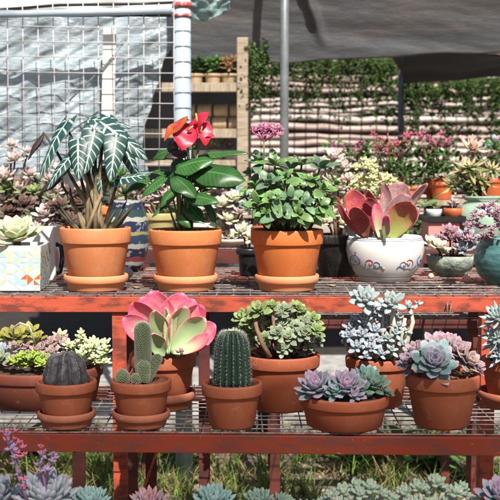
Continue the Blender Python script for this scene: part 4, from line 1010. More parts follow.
# ---- small plant saucers / plants on rear stand lower shelf (under, dim)
# ---- rear bench with kalanchoes
bz = P(430, 199, 4.35).z
bench = thing('plant_bench', 'grey slatted bench farther back carrying orange pots of pink flowering plants', 'bench', (.6, 4.4, 0))
B = MB()
for i in range(4): B.box((.0, 4.2 + i * .12, bz - .02), (1.5, 4.3 + i * .12, bz - .001))
B.build('bench_top', MT['wood_h'], bench, False)
for x in (.05, .75, 1.45):
    for y in (4.23, 4.6):
        B = MB(); B.box((x - .02, y - .02, 0), (x + .02, y + .02, bz - .021)); B.build('leg', MT['blackplastic'], bench, False)
def leafy(t, px0, px1, py0, py1, Y, n, mat='bggreen', L=.035, w=.4, dY=.08, name='foliage', droop=0.):
    B = MB()
    for i in range(n):
        px = random.uniform(px0, px1); py = random.uniform(py0, py1); q = P(px, py, Y + random.uniform(-dY, dY))
        a = random.random() * 6.28; d = V((math.cos(a), math.sin(a), random.uniform(-.3, .9) - droop)).normalized() * L * random.uniform(.6, 1.2)
        B.leaf(q, q + d, V((random.uniform(-.4, .4), -.4, 1)), L * w, .001, 'lance', .08, .05, 4, 4)
    return B.build(name, MT[mat], t)
for i, (cx, fl, lab) in enumerate(((348, 'bgpink', 'leftmost orange pot on the rear bench, green leaves with faint pink blooms'), (392, 'bgred', 'orange pot of red pink blooms on the rear bench behind the beaded succulents'), (438, 'bgpink', 'orange pot of tall violet pink blooms on the rear bench beside the celadon urn'), (492, 'bgpink', 'orange pot of rose blooms on the rear bench at the right edge'))):
    t = gen(cx, 30, 178, 4.4, bz, 'orangepot', 'cone', lab, 'flowering plant', [], 'orange pots on the rear bench', name='flowering_plant')
    leafy(t, cx - 24, cx + 22, 142, 186, 4.4, 260)
    B = MB()
    for k in range(26 if i in (1, 2) else 9):
        q = P(cx + random.uniform(-20, 20), random.uniform(132, 158), 4.4 + random.uniform(-.08, .08))
        if k < 22: rosette(B, q, V((random.uniform(-.5, .5), -.5, 1)), random.uniform(.014, .03), n=9, prof='lance', wr=.4, tr=.1, res=(3, 5), e0=0)
        B.tube([V((q.x * .3 + .7 * P(cx, 0, 4.4).x, 4.4, bz + .1)), q], .002, 4)
    B.build('flowers', MT[fl], t)
t = gen(442, 24, 182, 4.28, bz, 'orangepot', 'cone', 'small bright orange pot of feathery green leaves at the front of the rear bench', 'potted plant', [])
leafy(t, 424, 452, 150, 182, 4.28, 120, L=.03)
t = gen(405, 26, 186, 4.25, bz, 'terra_hi', 'cone', 'clay pot with leafy green stems at the front of the rear bench', 'potted plant', [])
leafy(t, 384, 422, 158, 190, 4.25, 150, L=.032)
t = gen(486, 30, 160, 4.55, bz, 'white', 'cone', 'white pot of silvery blooms on the rear bench at the far right', 'flowering plant', [('whitelilac', [(488, 148, 10), (478, 150, 9), (496, 142, 9)], dict(n=14))])

rs = random.Random(11)
for i, (px, py, zz, lab) in enumerate(((140, 290, Z_UP, 'dry curled leaf on the upper mesh between the first two orange pots'), (232, 292, Z_UP, 'dry curled leaf on the upper mesh between the second and third orange pots'), (336, 288, Z_UP, 'dry curled leaf on the upper mesh left of the white scroll pot'),
        (438, 290, Z_UP, 'dry curled leaf on the upper mesh below the rough stone bowl'), (105, 430, Z_LOW, 'dry curled leaf on the lower mesh between the two front cactus pots'), (186, 428, Z_LOW, 'dry curled leaf on the lower mesh left of the column cactus pot'), (283, 432, Z_LOW, 'dry curled leaf on the lower mesh between the column cactus pot and the wide bowl'), (398, 430, Z_LOW, 'dry curled leaf on the lower mesh left of the echeveria pot'))):
    y = (CAMH - zz) * F / (py - 165); q = P(px, py, y); a = rs.random() * 6.28; L_ = rs.uniform(.012, .024)
    B = MB(); p0 = V((0, 0, .005)); B.leaf(p0, p0 + V((math.cos(a) * L_, math.sin(a) * L_, .004)), V((0, -.3, 1)), L_ * .5, .0008, 'lance', -.2, .3, 8, 8, wave=.05)
    o = B.build('fallen_leaf', MT['straw']); o.location = (q.x, y, zz); tag(o, lab, 'leaf', 'dry leaves fallen on the stand')
# ============================================================ BACKGROUND LEFT: wire panel, plastic sheet, pipes
Yg = 3.72
pan = thing('wire_grid_panel', 'white wire grid panel hung from a pipe at the upper left', 'wire panel', (P(90, 0, Yg).x, Yg, P(0, 168, Yg).z))
B = MB()
xa = P(-8, 0, Yg).x; xb = P(174, 0, Yg).x; za = P(0, 172, Yg).z; zb_ = P(0, 3, Yg).z
n = 12; s_ = (xb - xa) / n
for i in range(n + 1):
    x = xa + i * s_; B.tube([(x + random.uniform(-.003, .003), Yg + .01 * math.sin(i), za), (x + random.uniform(-.003, .003), Yg, (za + zb_) / 2), (x, Yg, zb_)], .0017, 6)
z = zb_ - .03
while z > za:
    B.tube([(xa, Yg - .006, z + .006), ((xa + xb) / 2, Yg - .006, z + random.uniform(-.004, .004)), (xb, Yg - .006, z)], .0017, 6); z -= s_
B.build('wire_mesh', MT['wire_white'], pan)
B = MB(); B.tube([P(-14, 15, Yg - .02), P(172, 10, Yg - .02)], M(3.6, Yg), 16); B.build('top_pipe', MT['whitepipe'], pan)
B = MB(); x = P(182, 0, 3.74).x; B.tube([(x, 3.74, 0), (x, 3.74, 2.0)], M(8.6, 3.74), 24); po = B.build('support_post', MT['whitepipe']); tag(po, 'thick white post at the right end of the wire grid panel', 'post')
for (ya, yb2) in ((3, 8), (14.5, 17.5)):
    B = MB(); B.tube([(x, 3.74, P(0, yb2, 3.74).z), (x, 3.74, P(0, ya, 3.74).z)], M(9.8, 3.74), 24); B.build('clamp', MT['redtape'], po)
for k in range(7):
    B = MB(); zz = P(0, 30 + k * 15.5, 3.7).z; B.tube([(x + M(9.3, 3.74) * math.cos(a * math.pi / 10), 3.74 + M(9.3, 3.74) * math.sin(a * math.pi / 10), zz) for a in range(20, 41)], .0011, 5); B.build('wire_tie', MT['galv'], po)

def plastic(name, c, rough=.28, trans=.35, alpha=1.0, scale=12, bs=.6, stretch=(1, 1, 1)):
    m, nt, b = newmat(name)
    n = noi(nt, scale, 6, .65, stretch=stretch)
    n3 = noi(nt, 3, 3, .5)
    cc_ = mix(nt, mrange(nt, n3, .35, .65), tuple(x * .55 for x in c), c)
    for ang, sc_, seed in ((35, 16, 0), (-20, 12, 3), (62, 22, 7)):
        tc = nt.nodes.new('ShaderNodeTexCoord'); mp = nt.nodes.new('ShaderNodeMapping'); nn = nt.nodes.new('ShaderNodeTexNoise')
        mp.inputs['Rotation'].default_value = (0, R(ang), 0); mp.inputs['Scale'].default_value = (1.2, 1, 9); mp.inputs['Location'].default_value = (seed, 0, seed)
        nt.links.new(tc.outputs['Object'], mp.inputs[0]); nt.links.new(mp.outputs[0], nn.inputs[0]); nn.inputs['Scale'].default_value = sc_ * .35; nn.inputs['Detail'].default_value = 3
        rid = mathn(nt, 'ABSOLUTE', mathn(nt, 'SUBTRACT', nn.outputs[0], .5))
        k_ = mrange(nt, rid, 0, .018, .55, 0)
        cc_ = mix(nt, k_, cc_, (.86, .90, .92))
    nt.links.new(cc_, b.inputs['Base Color']); b.inputs['Roughness'].default_value = rough
    bump(nt, b, n, bs, .015)
    tr = nt.nodes.new('ShaderNodeBsdfTranslucent'); tr.inputs[0].default_value = (*c, 1)
    ms = nt.nodes.new('ShaderNodeMixShader'); ms.inputs[0].default_value = trans
    nt.links.new(b.outputs[0], ms.inputs[1]); nt.links.new(tr.outputs[0], ms.inputs[2])
    last = ms
    if alpha < 1:
        tp = nt.nodes.new('ShaderNodeBsdfTransparent'); m2 = nt.nodes.new('ShaderNodeMixShader'); m2.inputs[0].default_value = alpha
        nt.links.new(tp.outputs[0], m2.inputs[1]); nt.links.new(ms.outputs[0], m2.inputs[2]); last = m2
    nt.links.new(last.outputs[0], nt.nodes['Material Output'].inputs[0])
    return m
MT['film'] = plastic('white_plastic_film', (.46, .56, .62), .3, .2, .93, scale=9, bs=.3, stretch=(1.2, 1, 3))
MT['filmteal'] = plastic('pale_teal_plastic_film', (.42, .62, .60), .3, .4, .8, scale=8)
Ys = 3.86
def right_edge(v):   # v 0 top .. 1 bottom, photo px of the torn edge
    pts = ((0, 172), (.2, 171), (.28, 163), (.4, 160), (.48, 154), (.58, 151), (.7, 144), (.85, 142), (1, 150))
    for (a, pa), (b, pb) in zip(pts, pts[1:]):
        if a <= v <= b: return pa + (pb - pa) * (v - a) / (b - a)
    return 150
def film(u, v):
    px = -14 + (right_edge(v) + 14) * u; py = 17 + v * 158
    q = P(px, py, Ys)
    f = .022 * noise.noise(V((u * 3 + v * 3.2, v * 2 - u * 1.2, 0)) * 1.6) + .012 * noise.noise(V((u * 12 + v * 9, v * 9 - u * 3, 4))) + .006 * noise.noise(V((u * 26 + v * 30, v * 12, 9)))
    # diagonal folds
    f += .010 * abs(math.sin((u * 5 + v * 7.5) * 2.2)) ** 6
    q.y += f * .8
    return q
B = MB(); B.sheet(film, 130, 110); o = B.build('plastic_sheet', MT['film'], None, True, solid=.0015); tag(o, 'wrinkled translucent white plastic sheet hanging behind the wire grid panel', 'plastic sheet')
B = MB(); q0 = P(107, 160, 3.775); q1 = P(110, 28, 3.775); B.beam(q0, q1, M(13, 3.77), .012, V((0, 1, 0))); o = B.build('upright_board', MT['white'], None, False, .002); tag(o, 'sunlit white board upright between the grid panel and the plastic sheet', 'board')
B = MB(); B.tube([P(126, 40, 3.76), P(103, 68, 3.76), P(80, 90, 3.76), P(66, 104, 3.765)], .003, 6); o = B.build('loose_cord', MT['galv']); tag(o, 'thin cord running diagonally over the white plastic sheet', 'cord')
def tealf(u, v):
    px = 186 + 44 * u; py = -14 + v * (36 - 14 * abs(u - .45) - (16 * max(0, u - .6)))
    q = P(px, py, 3.95 - .12 * u); q.y += .03 * math.sin(u * 9) + .03 * noise.noise(V((u * 6, v * 6, 2))); return q
B = MB(); B.sheet(tealf, 30, 20); o = B.build('plastic_sheet', MT['filmteal'], None, True, solid=.001); tag(o, 'pale teal plastic flap hanging at the top right of the white post', 'plastic sheet')
# dark cord line above panel
def sky_sheet(u, v):
    q = P(-60 + 240 * u, -70 + 82 * v, 4.5); q.y += .02 * math.sin(u * 14) + .02 * noise.noise(V((u * 9, v * 9, 1))); return q
B = MB(); B.sheet(sky_sheet, 50, 16); o = B.build('plastic_sheet', MT['white'], None, True, solid=.001); tag(o, 'added white sheet standing in for the bright sky above the wire grid panel', 'plastic sheet')  # white sheet added in place of the bright sky above the pipe
B = MB(); B.tube([P(-14, 11, 4.1), P(60, 5, 4.1), P(130, 4, 4.1), P(190, 2, 4.1)], .006, 6); o = B.build('roof_cable', MT['blackplastic']); tag(o, 'dark cable above the pipe of the wire grid panel', 'cable')

# ============================================================ CANOPY (shade cloth)
def tarpmat():
    m, nt, b = newmat('dark_shade_cloth')
    n = noi(nt, 9, 10, .75, stretch=(.6, 1, 2.4)); n2 = noi(nt, 1.6, 6, .7, stretch=(.5, 1, 3))
    c = mix(nt, mrange(nt, n, .3, .7), (.055, .060, .066), (.10, .105, .112))
    c = mix(nt, mrange(nt, n2, .45, .7, 0, .7), c, (.15, .11, .095))
    nt.links.new(c, b.inputs['Base Color']); b.inputs['Roughness'].default_value = .55
    bump(nt, b, n, .55, .015)
    return m
MT['tarp_under'] = plain('black_sheet', (.012, .012, .013), None, 20, .7, .3)
MT['tarp'] = tarpmat()
can = thing('shade_canopy', 'dark grey brown shade cloth canopy draped over the back of the nursery', 'canopy', (.3, 5.2, 1.6))
def low_edge(px):
    pts = ((100, 60), (170, 60), (250, 60), (290, 62), (330, 60), (375, 58), (420, 57), (460, 54), (560, 50))
    for (a, pa), (b, pb) in zip(pts, pts[1:]):
        if a <= px <= b: return pa + (pb - pa) * (px - a) / (b - a)
    return 55
def drape(u, v):
    px = 170 + 430 * u; Y = 4.9 + .35 * v
    z1_ = P(px, low_edge(px), 5.25).z; x = P(px, 60, 5.1).x; z = 2.75 + (z1_ - 2.75) * v
    f = .022 * noise.noise(V((x * .6, z * 2.5, 0))) + .006 * noise.noise(V((x * 2 + z * 5, z * 11, 3))) + .0016 * noise.noise(V((x * 9 + z * 14, z * 32, 3)))
    # pulled fold right of the galvanised pole
    fx = x - P(290 + (v - .55) * 90, 40, 5.1).x
    f += .03 * math.exp(-(fx / .022) ** 2) * max(0, min(1, (v - .5) * 8)) * max(0, min(1, (.95 - v) * 8))
    return V((x, Y - f * 1.3, z + .02 * noise.noise(V((x * 3, 0, 7))) * v))
B = MB(); B.sheet(drape, 260, 130); B.build('front_drape', MT['tarp'], can, solid=.002)
def under(u, v):
    px = 352 + 260 * u; 
    yb = 5.27 + v * min(1.75, max(.05, u * 9)); x = P(px, 60, 5.25).x + v * .25
    return V((x, yb, 1.635 + .03 * noise.noise(V((x * 3, yb * 2, 1))) + (.02 * math.sin(x * 5) * v)))
B = MB(); B.sheet(under, 60, 30); B.build('roof_sheet', MT['tarp_under'], can, solid=.002)
def roof(u, v):
    x = P(170 + 510 * u, 60, 5.1).x; return V((x * (1 + .5 * v) - .5 * (1 - 2 * u) , 4.9 + v * 1.35, 2.75 + .2 * v + .04 * noise.noise(V((x * 2, v * 3, 5)))))
B = MB(); B.sheet(roof, 60, 20); B.build('roof_sheet', MT['tarp'], can, solid=.002)
B = MB(); x = P(284.5, 0, 4.75).x; B.tube([(x, 4.75, 0), (x, 4.75, 2.9)], M(4.4, 4.75), 20); o = B.build('support_pole', MT['galv']); tag(o, 'galvanised steel pole in front of the shade canopy', 'pole')
B = MB(); x = P(402, 0, 6.9).x; B.tube([(x, 6.9, 0), (x, 6.9, 1.66)], M(3, 6.9), 14); o = B.build('support_pole', MT['galv']); tag(o, 'thin dark steel pole under the rear edge of the canopy', 'pole')

# vines
B = MB()
rs = random.Random(3)
for k in range(1150):
    px = rs.uniform(186, 520); 
    if k < 60: px = 243 + 26 * rs.random() ** 1.6
    if 60 < k < 100: px = rs.uniform(180, 250)
    L = rs.uniform(10, 34) if rs.random() < .55 else rs.uniform(34, 72)
    if px < 250: L = rs.uniform(10, 24)
    top = 52 if px < 372 else (56 if px < 396 else 76)
    Y = rs.uniform(7.55, 8.0) if px > 250 else rs.uniform(5.6, 6)
    if k < 60: Y = rs.uniform(4.95, 5.2); top = rs.uniform(38, 62); L = rs.uniform(8, 90) * (1 - (px - 243) / 40)
    y = top; x = px
    while y < top + L:
        y += rs.uniform(1.2, 3.6); x += rs.uniform(-1.6, 1.6)
        dens = 1 if (y > top + 14 or rs.random() < .5) else 2
        if k >= 100 and noise.noise(V((x * .10, y * .13, 2))) + .5 * noise.noise(V((x * .3, y * .3, 5))) < (-.30 if y < top + 30 else -.12): continue
        for _ in range(dens):
            q = P(x + rs.uniform(-2.2, 2.2), y, Y + rs.uniform(-.06, .06)); a = rs.random() * 6.28
            d = V((math.cos(a), math.sin(a), rs.uniform(-1, .2))).normalized() * rs.uniform(.013, .030) * (Y / 7.8)
            B.leaf(q, q + d, V((rs.uniform(-.5, .5), -.8, .6)), d.length * .75, .0008, 'oval', .05, .05, 3, 4, rnd=rs.random())
o = B.build('hanging_vines', MT['vine']); tag(o, 'curtain of small leaved green vines hanging beneath the dark canopy', 'vines', kind='stuff')
o.location = (0, 0, 0)

# wall behind and wire fence
MT['slat'] = plain('pinkish_white_panel', (.56, .45, .40), (.30, .22, .19), 5, .6, .4, .01, stretch=(.5, 1, 6))
MT['slat2'] = plain('white_panel', (.68, .60, .56), (.36, .29, .26), 5, .6, .4, .01, stretch=(.5, 1, 6))
wall = thing('slatted_wall', 'pale pinkish white wall of wavy horizontal slats seen under the canopy', 'wall', (.4, 9.3, 0))
z = .62; i = 0
Bw = [MB(), MB()]; Bd = MB()
while z < 2.6:
    hgt = random.uniform(.018, .06); 
    def sl(u, v, z=z, hgt=hgt, i=i):
        x = -1.0 + 4.4 * u; return V((x, 9.3 - .018 * math.sin(v * math.pi) + .01 * noise.noise(V((x, z * 3, 0))), z + hgt * v + .034 * noise.noise(V((x * 1.3, z * 9, 0))) + .014 * noise.noise(V((x * 6, z * 9, 0)))))
    Bw[0 if random.random() < .5 else 1].sheet(sl, 60, 4); z += hgt + random.choice((.004, .008, .02, .045)); i += 1
Bw[0].build('slats', MT['slat'], wall, solid=.004); Bw[1].build('slats', MT['slat2'], wall, solid=.004)
B = MB(); B.box((-1.0, 9.34, 0), (3.4, 9.38, 2.62)); B.build('backing', plain('dark_backing', (.09, .06, .055), None, 5, .9), wall, False)
fen = thing('wire_fence', 'thin dark wire fence in front of the pale slatted wall', 'fence', (.4, 8.2, 0))
B = MB()
x = -1.2
while x < 3: B.tube([(x, 8.2, 0), (x + random.uniform(-.02, .02), 8.2, 1.0), (x, 8.2, 2.2)], .004, 4); x += .085
B.build('wires', MT['blackplastic'], fen)
B = MB()
for z in (.3, .6, .9, 1.2, 1.5, 1.8, 2.1): B.tube([(-1.2, 8.195, z), (.5, 8.195, z - .02), (3, 8.195, z)], .004, 4)
B.build('wires', MT['blackplastic'], fen)

# wooden shelf in the back
def clothf(u, v):
    x = P(40 + 208 * u, 0, 5.9).x; return V((x, 5.9 + .03 * math.sin(x * 22) + .02 * noise.noise(V((x * 9, v * 6, 0))), 2.4 - 1.9 * v))
B = MB(); B.sheet(clothf, 60, 20); o = B.build('added_dark_cloth', MT['tarp'], None, solid=.002); tag(o, 'added dark cloth that darkens the gap behind the wooden shelf', 'backing cloth')  # dark backing added so the gap beside the torn sheet stays dark
Yk = 5.0
sh = thing('wooden_shelf', 'weathered wooden shelf frame under the canopy stacked with tan pots', 'shelf', (P(190, 0, Yk).x, Yk, 0))
def pbx(px0, px1, py0, py1, Y0, Y1):
    a = P(px0, py1, Yk); b = P(px1, py0, Yk); return (a.x, Y0, a.z), (b.x, Y1, b.z)
B = MB(); a = P(242.5, 0, Yk).x; B.box((a - .025, Yk - .03, .86), (a + .025, Yk + .02, P(0, 38, Yk).z)); B.build('post', MT['wood'], sh, False, .003)
for q_ in (242.5, 120):
    a = P(q_, 0, Yk).x; B = MB(); B.box((a - .012, Yk - .02, 0), (a + .012, Yk + .01, .86)); B.build('leg', MT['blackplastic'], sh, False)
B = MB(); a = P(249, 0, Yk).x; B.box((a - .01, Yk + .3, .86), (a + .01, Yk + .34, P(0, 84, Yk).z)); B.build('post', MT['wood'], sh, False)
B = MB(); a = P(120, 0, Yk).x; B.box((a - .025, Yk - .03, .86), (a + .025, Yk + .02, P(0, 38, Yk).z)); B.build('post', MT['wood'], sh, False, .003)
for (p0, p1) in ((83, 92), (129, 138)):
    B = MB(); B.box(*pbx(121, 236.5, p0, p1, Yk - .02, Yk)); B.build('rail', MT['wood_h'], sh, False, .002)
    B = MB(); lo, hi = pbx(121, 236.5, p0, p0 + 3, Yk + .001, Yk + .45); B.box(lo, hi); B.build('shelf_board', MT['wood_h'], sh, False, .002)
zs1 = P(0, 129, Yk).z; zs0 = P(0, 83, Yk).z
k = 0
names = ['left end', 'middle', 'right end']
for row in range(2):
    for j in range(4):
        px = 186 + j * 16.5 + row * 1.5; rr = .030
        q = P(px, 0, Yk + .12)
        B = MB(); Bq = Matrix.Rotation(R(90), 3, 'Y'); B.lathe((0, 0, 0), [(0, -.033), (.024, -.033), (.029, -.025), (.0295, .02), (.031, .022), (.031, .032), (.024, .033), (.023, .0), (0, 0)], 20, axis=Bq)
        o = B.build('clay_pot', MT['tan']); o.location = (q.x, Yk + .12, zs1 + .0295 + row * .0585 + .001)
        lb = 'tan pot lying in the %s row on the wooden shelf' % ('lower' if row == 0 else 'upper')
        tag(o, lb, 'pot', 'tan pots lying in the %s row on the shelf' % ('lower' if row == 0 else 'upper'))
for i, (px, mt, lb) in enumerate(((195, 'bgdark', 'small dark leafy plant on the wooden shelf board nearest the white post'), (213, 'bggreen', 'small yellowish green plant in the middle of the wooden shelf board'), (229, 'brownros', 'bronze leaved plant on the wooden shelf board beside the wooden post'))):
    t = gen(px, 18, 74, Yk + .2, zs0 + .001, 'tan', 'cone', lb, 'potted plant', [(mt, [(px, 68, 11), (px - 4, 62, 9), (px + 4, 60, 8)], dict(n=14, prof='lance', wr=.25, tr=.04, e0=-10))])
for i, px in enumerate((196, 214, 228)):
    pass
lower_z = P(0, 160, Yk).z
B = MB(); B.box(*pbx(121, 236.5, 160, 166, Yk, Yk + .45)); B.build('shelf_board', MT['wood_h'], sh, False, .002)
for i, (px, mt, lb) in enumerate(((200, 'pinkwhite', 'pale pink succulent pot on the lower shelf board behind the anthurium flower'), (216, 'creamleaf', 'cream succulent pot in the middle of the lower shelf board'), (230, 'dustpink', 'dusty pink succulent pot on the lower shelf board beside the wooden post'))):
    gen(px, 17, 150, Yk + .12, lower_z + .001, 'cream', 'cone', lb, 'potted succulent', [(mt, [(px, 146, 8), (px - 4, 144, 6)], dict(n=14))])

# ============================================================ FRONT LOW SHELF plants (bottom edge of view)
Zf = .34
fr = thing('low_plant_bench', 'low bench in front of the stand carrying the rosettes along the bottom edge', 'bench', (0, 1.8, 0))
B = MB()
for i in range(3): B.box((-.6, 1.70 + i * .075, Zf - .02), (.6, 1.77 + i * .075, Zf)); 
B.build('bench_top', MT['wood_h'], fr, False, .002)
for x in (-.55, .55):
    for y in (1.72, 1.88):
        B = MB(); B.box((x - .015, y - .015, 0), (x + .015, y + .015, Zf - .021)); B.build('leg', MT['wood'], fr, False)
def fplant(cx, ytop, w, label, heads, mat, prof='spoon', n=30, wr=.36, tr=.14, cat='potted succulent', Y=1.8, e0=5):
    q = P(cx, ytop + 22, Y); r = M(w / 2, Y)
    t = thing('potted_plant', label, cat, (q.x, Y, Zf))
    h = max(.06, q.z - Zf - .01); 
    B = MB(); B.lathe((q.x, Y, Zf + .001), pot_profile(r * .8, h, r * .6), 40); B.build('pot', MT['terra'], t)
    soil(t, (q.x, Y, Zf + h * .92), r * .7)
    for (px, py, rr) in heads:
        yy = Y + random.uniform(-.03, .03)
        B = MB(); rosette(B, P(px, py, yy), V(((px - cx) / w * 1.4, -.45, 1)), M(rr, yy), n=n, prof=prof, wr=wr, tr=tr, e0=e0, e1=85, inner=.45, bend=-.12)
        B.build('rosette', MT[mat], t)
    B = MB()
    for (px, py, rr) in heads:
        e = P(px, py, Y); b0 = V((q.x + (e.x - q.x) * .4, Y, Zf + h * .9)); B.tube([b0, b0.lerp(e, .5) + V((0, 0, .004)), e], .004, 6)
    B.build('stems', MT['stemwhite'], t)
    return t, q
fplant(4, 484, 48, 'blue grey rosette cut by the bottom left corner', [(-2, 500, 30)], 'bluegrey', Y=1.78)
t, q = fplant(46, 474, 50, 'large powdery blue rosette with violet flower stalks at the bottom left', [(46, 499, 36)], 'bluegrey', n=70, wr=.27, tr=.16, Y=1.8)
def stalk(t, pts, Y, buds):
    B = MB(); B.tube([P(x, y, Y) for x, y in pts], [.0028] * (len(pts) - 1) + [.0015], 7); B.build('flower_stalk', MT['stalk'], t)
    B1 = MB(); B2 = MB()
    for (x, y, k) in buds:
        q = P(x, y, Y - random.uniform(-.01, .02)); BB = B1 if k else B2
        for _ in range(5):
            a = random.random() * 6.28; d = V((math.cos(a) * .8, math.sin(a) * .5, random.uniform(-.1, 1))).normalized() * random.uniform(.005, .011)
            BB.leaf(q, q + d, V((0, -1, .3)), .0042, .0034, 'lance', 0, 0, 4, 6)
    B1.build('flower_buds', MT['budpink'], t); B2.build('bracts', MT['budviolet'], t)
stalk(t, [(27, 500), (22, 486), (18, 475), (15, 460), (10, 445), (6, 432)], 1.74, [(5, 433, 1), (7, 436, 0), (6, 441, 1), (10, 443, 0), (14, 440, 1), (15, 432, 1), (12, 447, 0), (15, 451, 0), (20, 443, 1), (17, 453, 1), (20, 457, 1), (16, 458, 0), (25, 455, 1), (15, 464, 0), (20, 474, 0), (24, 480, 1), (22, 488, 1), (9, 450, 0), (23, 448, 1)])
stalk(t, [(46, 492), (44, 478), (42, 465), (41, 450)], 1.75, [(41, 448, 1), (42, 453, 1), (40, 465, 0), (44, 458, 0), (46, 470, 0), (51, 455, 0), (53, 462, 0), (49, 470, 0), (38, 466, 0)])
stalk(t, [(46, 478), (49, 466), (53, 456)], 1.75, [(53, 455, 0), (55, 459, 0), (51, 460, 0)])
fplant(90, 488, 38, 'sea green rosette right of the powdery blue rosette', [(90, 504, 23)], 'tealros', n=60, wr=.26, tr=.14)
fplant(148, 492, 40, 'lilac pink spiky rosette at the bottom edge below the finger cactus', [(149, 505, 23)], 'echpink', n=56, wr=.22)
fplant(212, 487, 40, 'sea green rosette at the bottom edge below the column cactus', [(213, 504, 25)], 'tealros', n=60, wr=.26)
fplant(262, 492, 40, 'pair of dusky green rosettes at the bottom edge left of centre', [(258, 505, 21), (284, 508, 19)], 'tealgreen', n=50, wr=.28)
fplant(350, 485, 60, 'cluster of plump pale green rosettes at the bottom edge below the bowl', [(343, 492, 11), (360, 494, 11), (370, 488, 11), (331, 496, 9), (383, 496, 11), (392, 499, 9), (350, 500, 12), (337, 503, 11), (365, 503, 12), (378, 505, 11), (324, 503, 9), (356, 486, 9)], 'whitelilac', prof='bean', n=18, wr=.46, tr=.28)
MT['limeblue'] = succ('pale_sea_green_plump_leaf', (.27, .44, .27), tip=(.44, .36, .27), t0=.85, edge=(.50, .58, .50), var=.15, rough=.5, bloom=.3)
fplant(432, 482, 60, 'trailing plump pale green rosettes at the bottom edge below the echeveria pot', [(405, 493, 11), (418, 488, 11), (436, 483, 12), (443, 492, 11), (456, 493, 11), (425, 498, 11), (466, 499, 11), (402, 500, 9), (412, 503, 11), (432, 505, 12), (449, 504, 12), (427, 490, 10), (462, 488, 9), (474, 503, 10)], 'limeblue', prof='bean', n=18, wr=.46, tr=.28)
for o in bpy.data.objects:
    if o.type == 'MESH' and o.parent and o.parent.get('label', '').startswith('cluster of plump') and o.name.startswith('rosette'):
        o.data.materials[0] = MT['limeblue']
fplant(498, 478, 50, 'large violet blue rosette cut by the bottom right corner', [(500, 498, 27)], 'lilac', n=30, wr=.45, tr=.1)
fplant(305, 496, 36, 'small sea green rosette low on the bottom edge near the centre', [(306, 513, 17)], 'tealros', n=30, wr=.28)

# ============================================================ GROUND
def groundmat():
    m, nt, b = newmat('nursery_ground')
    n1 = noi(nt, 3, 6, .7); n2 = noi(nt, 60, 6, .7); n3 = noi(nt, 14, 4, .6)
    c = mix(nt, mrange(nt, n1, .4, .6), (.11, .075, .045), (.27, .20, .13)); c = mix(nt, mrange(nt, n3, .4, .65, 0, .8), c, (.045, .035, .02)); c = mix(nt, mrange(nt, n2, .35, .7, 0, .5), c, (.50, .42, .33))
    nt.links.new(c, b.inputs['Base Color']); b.inputs['Roughness'].default_value = .95; bump(nt, b, n2, .8, .02); return m
def g(u, v):
    x = -60 + 120 * u; y = -30 + 150 * v; return V((x, y, 0))
B = MB(); B.sheet(g, 4, 4); o = B.build('ground', groundmat()); o['kind'] = 'structure'
MT['shade_soil'] = plain('dark_shaded_soil', (.035, .028, .022), (.015, .012, .01), 10, .95, .8, .02)  # ground under the canopy, its shade put into the dark colour
B = MB(); B.sheet(lambda u, v: V((-5 + 10 * u, 6.256 + 5.0 * v, .006)), 4, 4); o = B.build('shaded_ground', MT['shade_soil']); o['kind'] = 'structure'
pathm = plain('pale_concrete', (.44, .43, .41), (.24, .23, .22), 18, .9, .6, .01, detail=8)
def pg(u, v): return V((-4 + 8 * u, 4.55 + 1.7 * v, .012 + .004 * noise.noise(V((u * 40, v * 30, 0)))))
B = MB(); B.sheet(pg, 80, 50); o = B.build('path', pathm); o['kind'] = 'structure'
B = MB(); x = -3.
while x < 3:
    L = random.uniform(.35, .6); B.box((x, 4.42, 0), (x + L - .012, 4.535, .06 + random.uniform(-.006, .006)))
    x += L
o = B.build('kerb', plain('old_kerb_stone', (.30, .28, .26), (.16, .15, .13), 14, .9, .8, .01), None, False, .008); o['kind'] = 'structure'
# soil clods, gravel, dry leaves
B = MB()
for i in range(1500):
    y = 3.0 + random.random() * 1.4; x = random.uniform(-.32, .32) * y
    B.blob((x, y, .003), random.uniform(.003, .014), 6, 4, (1, 1, .6), jit=.4)
o = B.build('gravel', plain('pebbles', (.48, .40, .30), (.22, .17, .12), 60, .9, .5)); o['kind'] = 'stuff'; tag(o, 'loose pebbles and clods on the ground under the stand', 'gravel', kind='stuff')
Bg = MB(); Bs = MB()
for k in range(330):
    y = random.uniform(3.25, 4.38); x = random.uniform(-.3, .3) * y; n = random.randint(8, 26)
    dry = random.random() < .38
    for i in range(n):
        a = random.random() * 6.28; L = random.uniform(.05, .16) * (.8 if dry else 1); sp = random.uniform(.2, 1.1)
        p0 = V((x + random.uniform(-.03, .03), y + random.uniform(-.03, .03), 0)); d = V((math.cos(a) * sp, math.sin(a) * sp, random.uniform(.25 if dry else .5, 1))).normalized() * L
        (Bs if dry else Bg).leaf(p0, p0 + d, V((math.cos(a + 1.5), math.sin(a + 1.5), .4)) if dry else V((-math.cos(a), -math.sin(a), .7)), random.uniform(.004, .008), .0006, 'blade', .12, .05, 5, 4)
o = Bg.build('grass', MT['grass']); tag(o, 'green grass tufts growing on the ground under the stand', 'grass', kind='stuff')
o = Bs.build('dry_grass', MT['straw']); tag(o, 'dry straw coloured grass scattered on the ground', 'grass', kind='stuff')
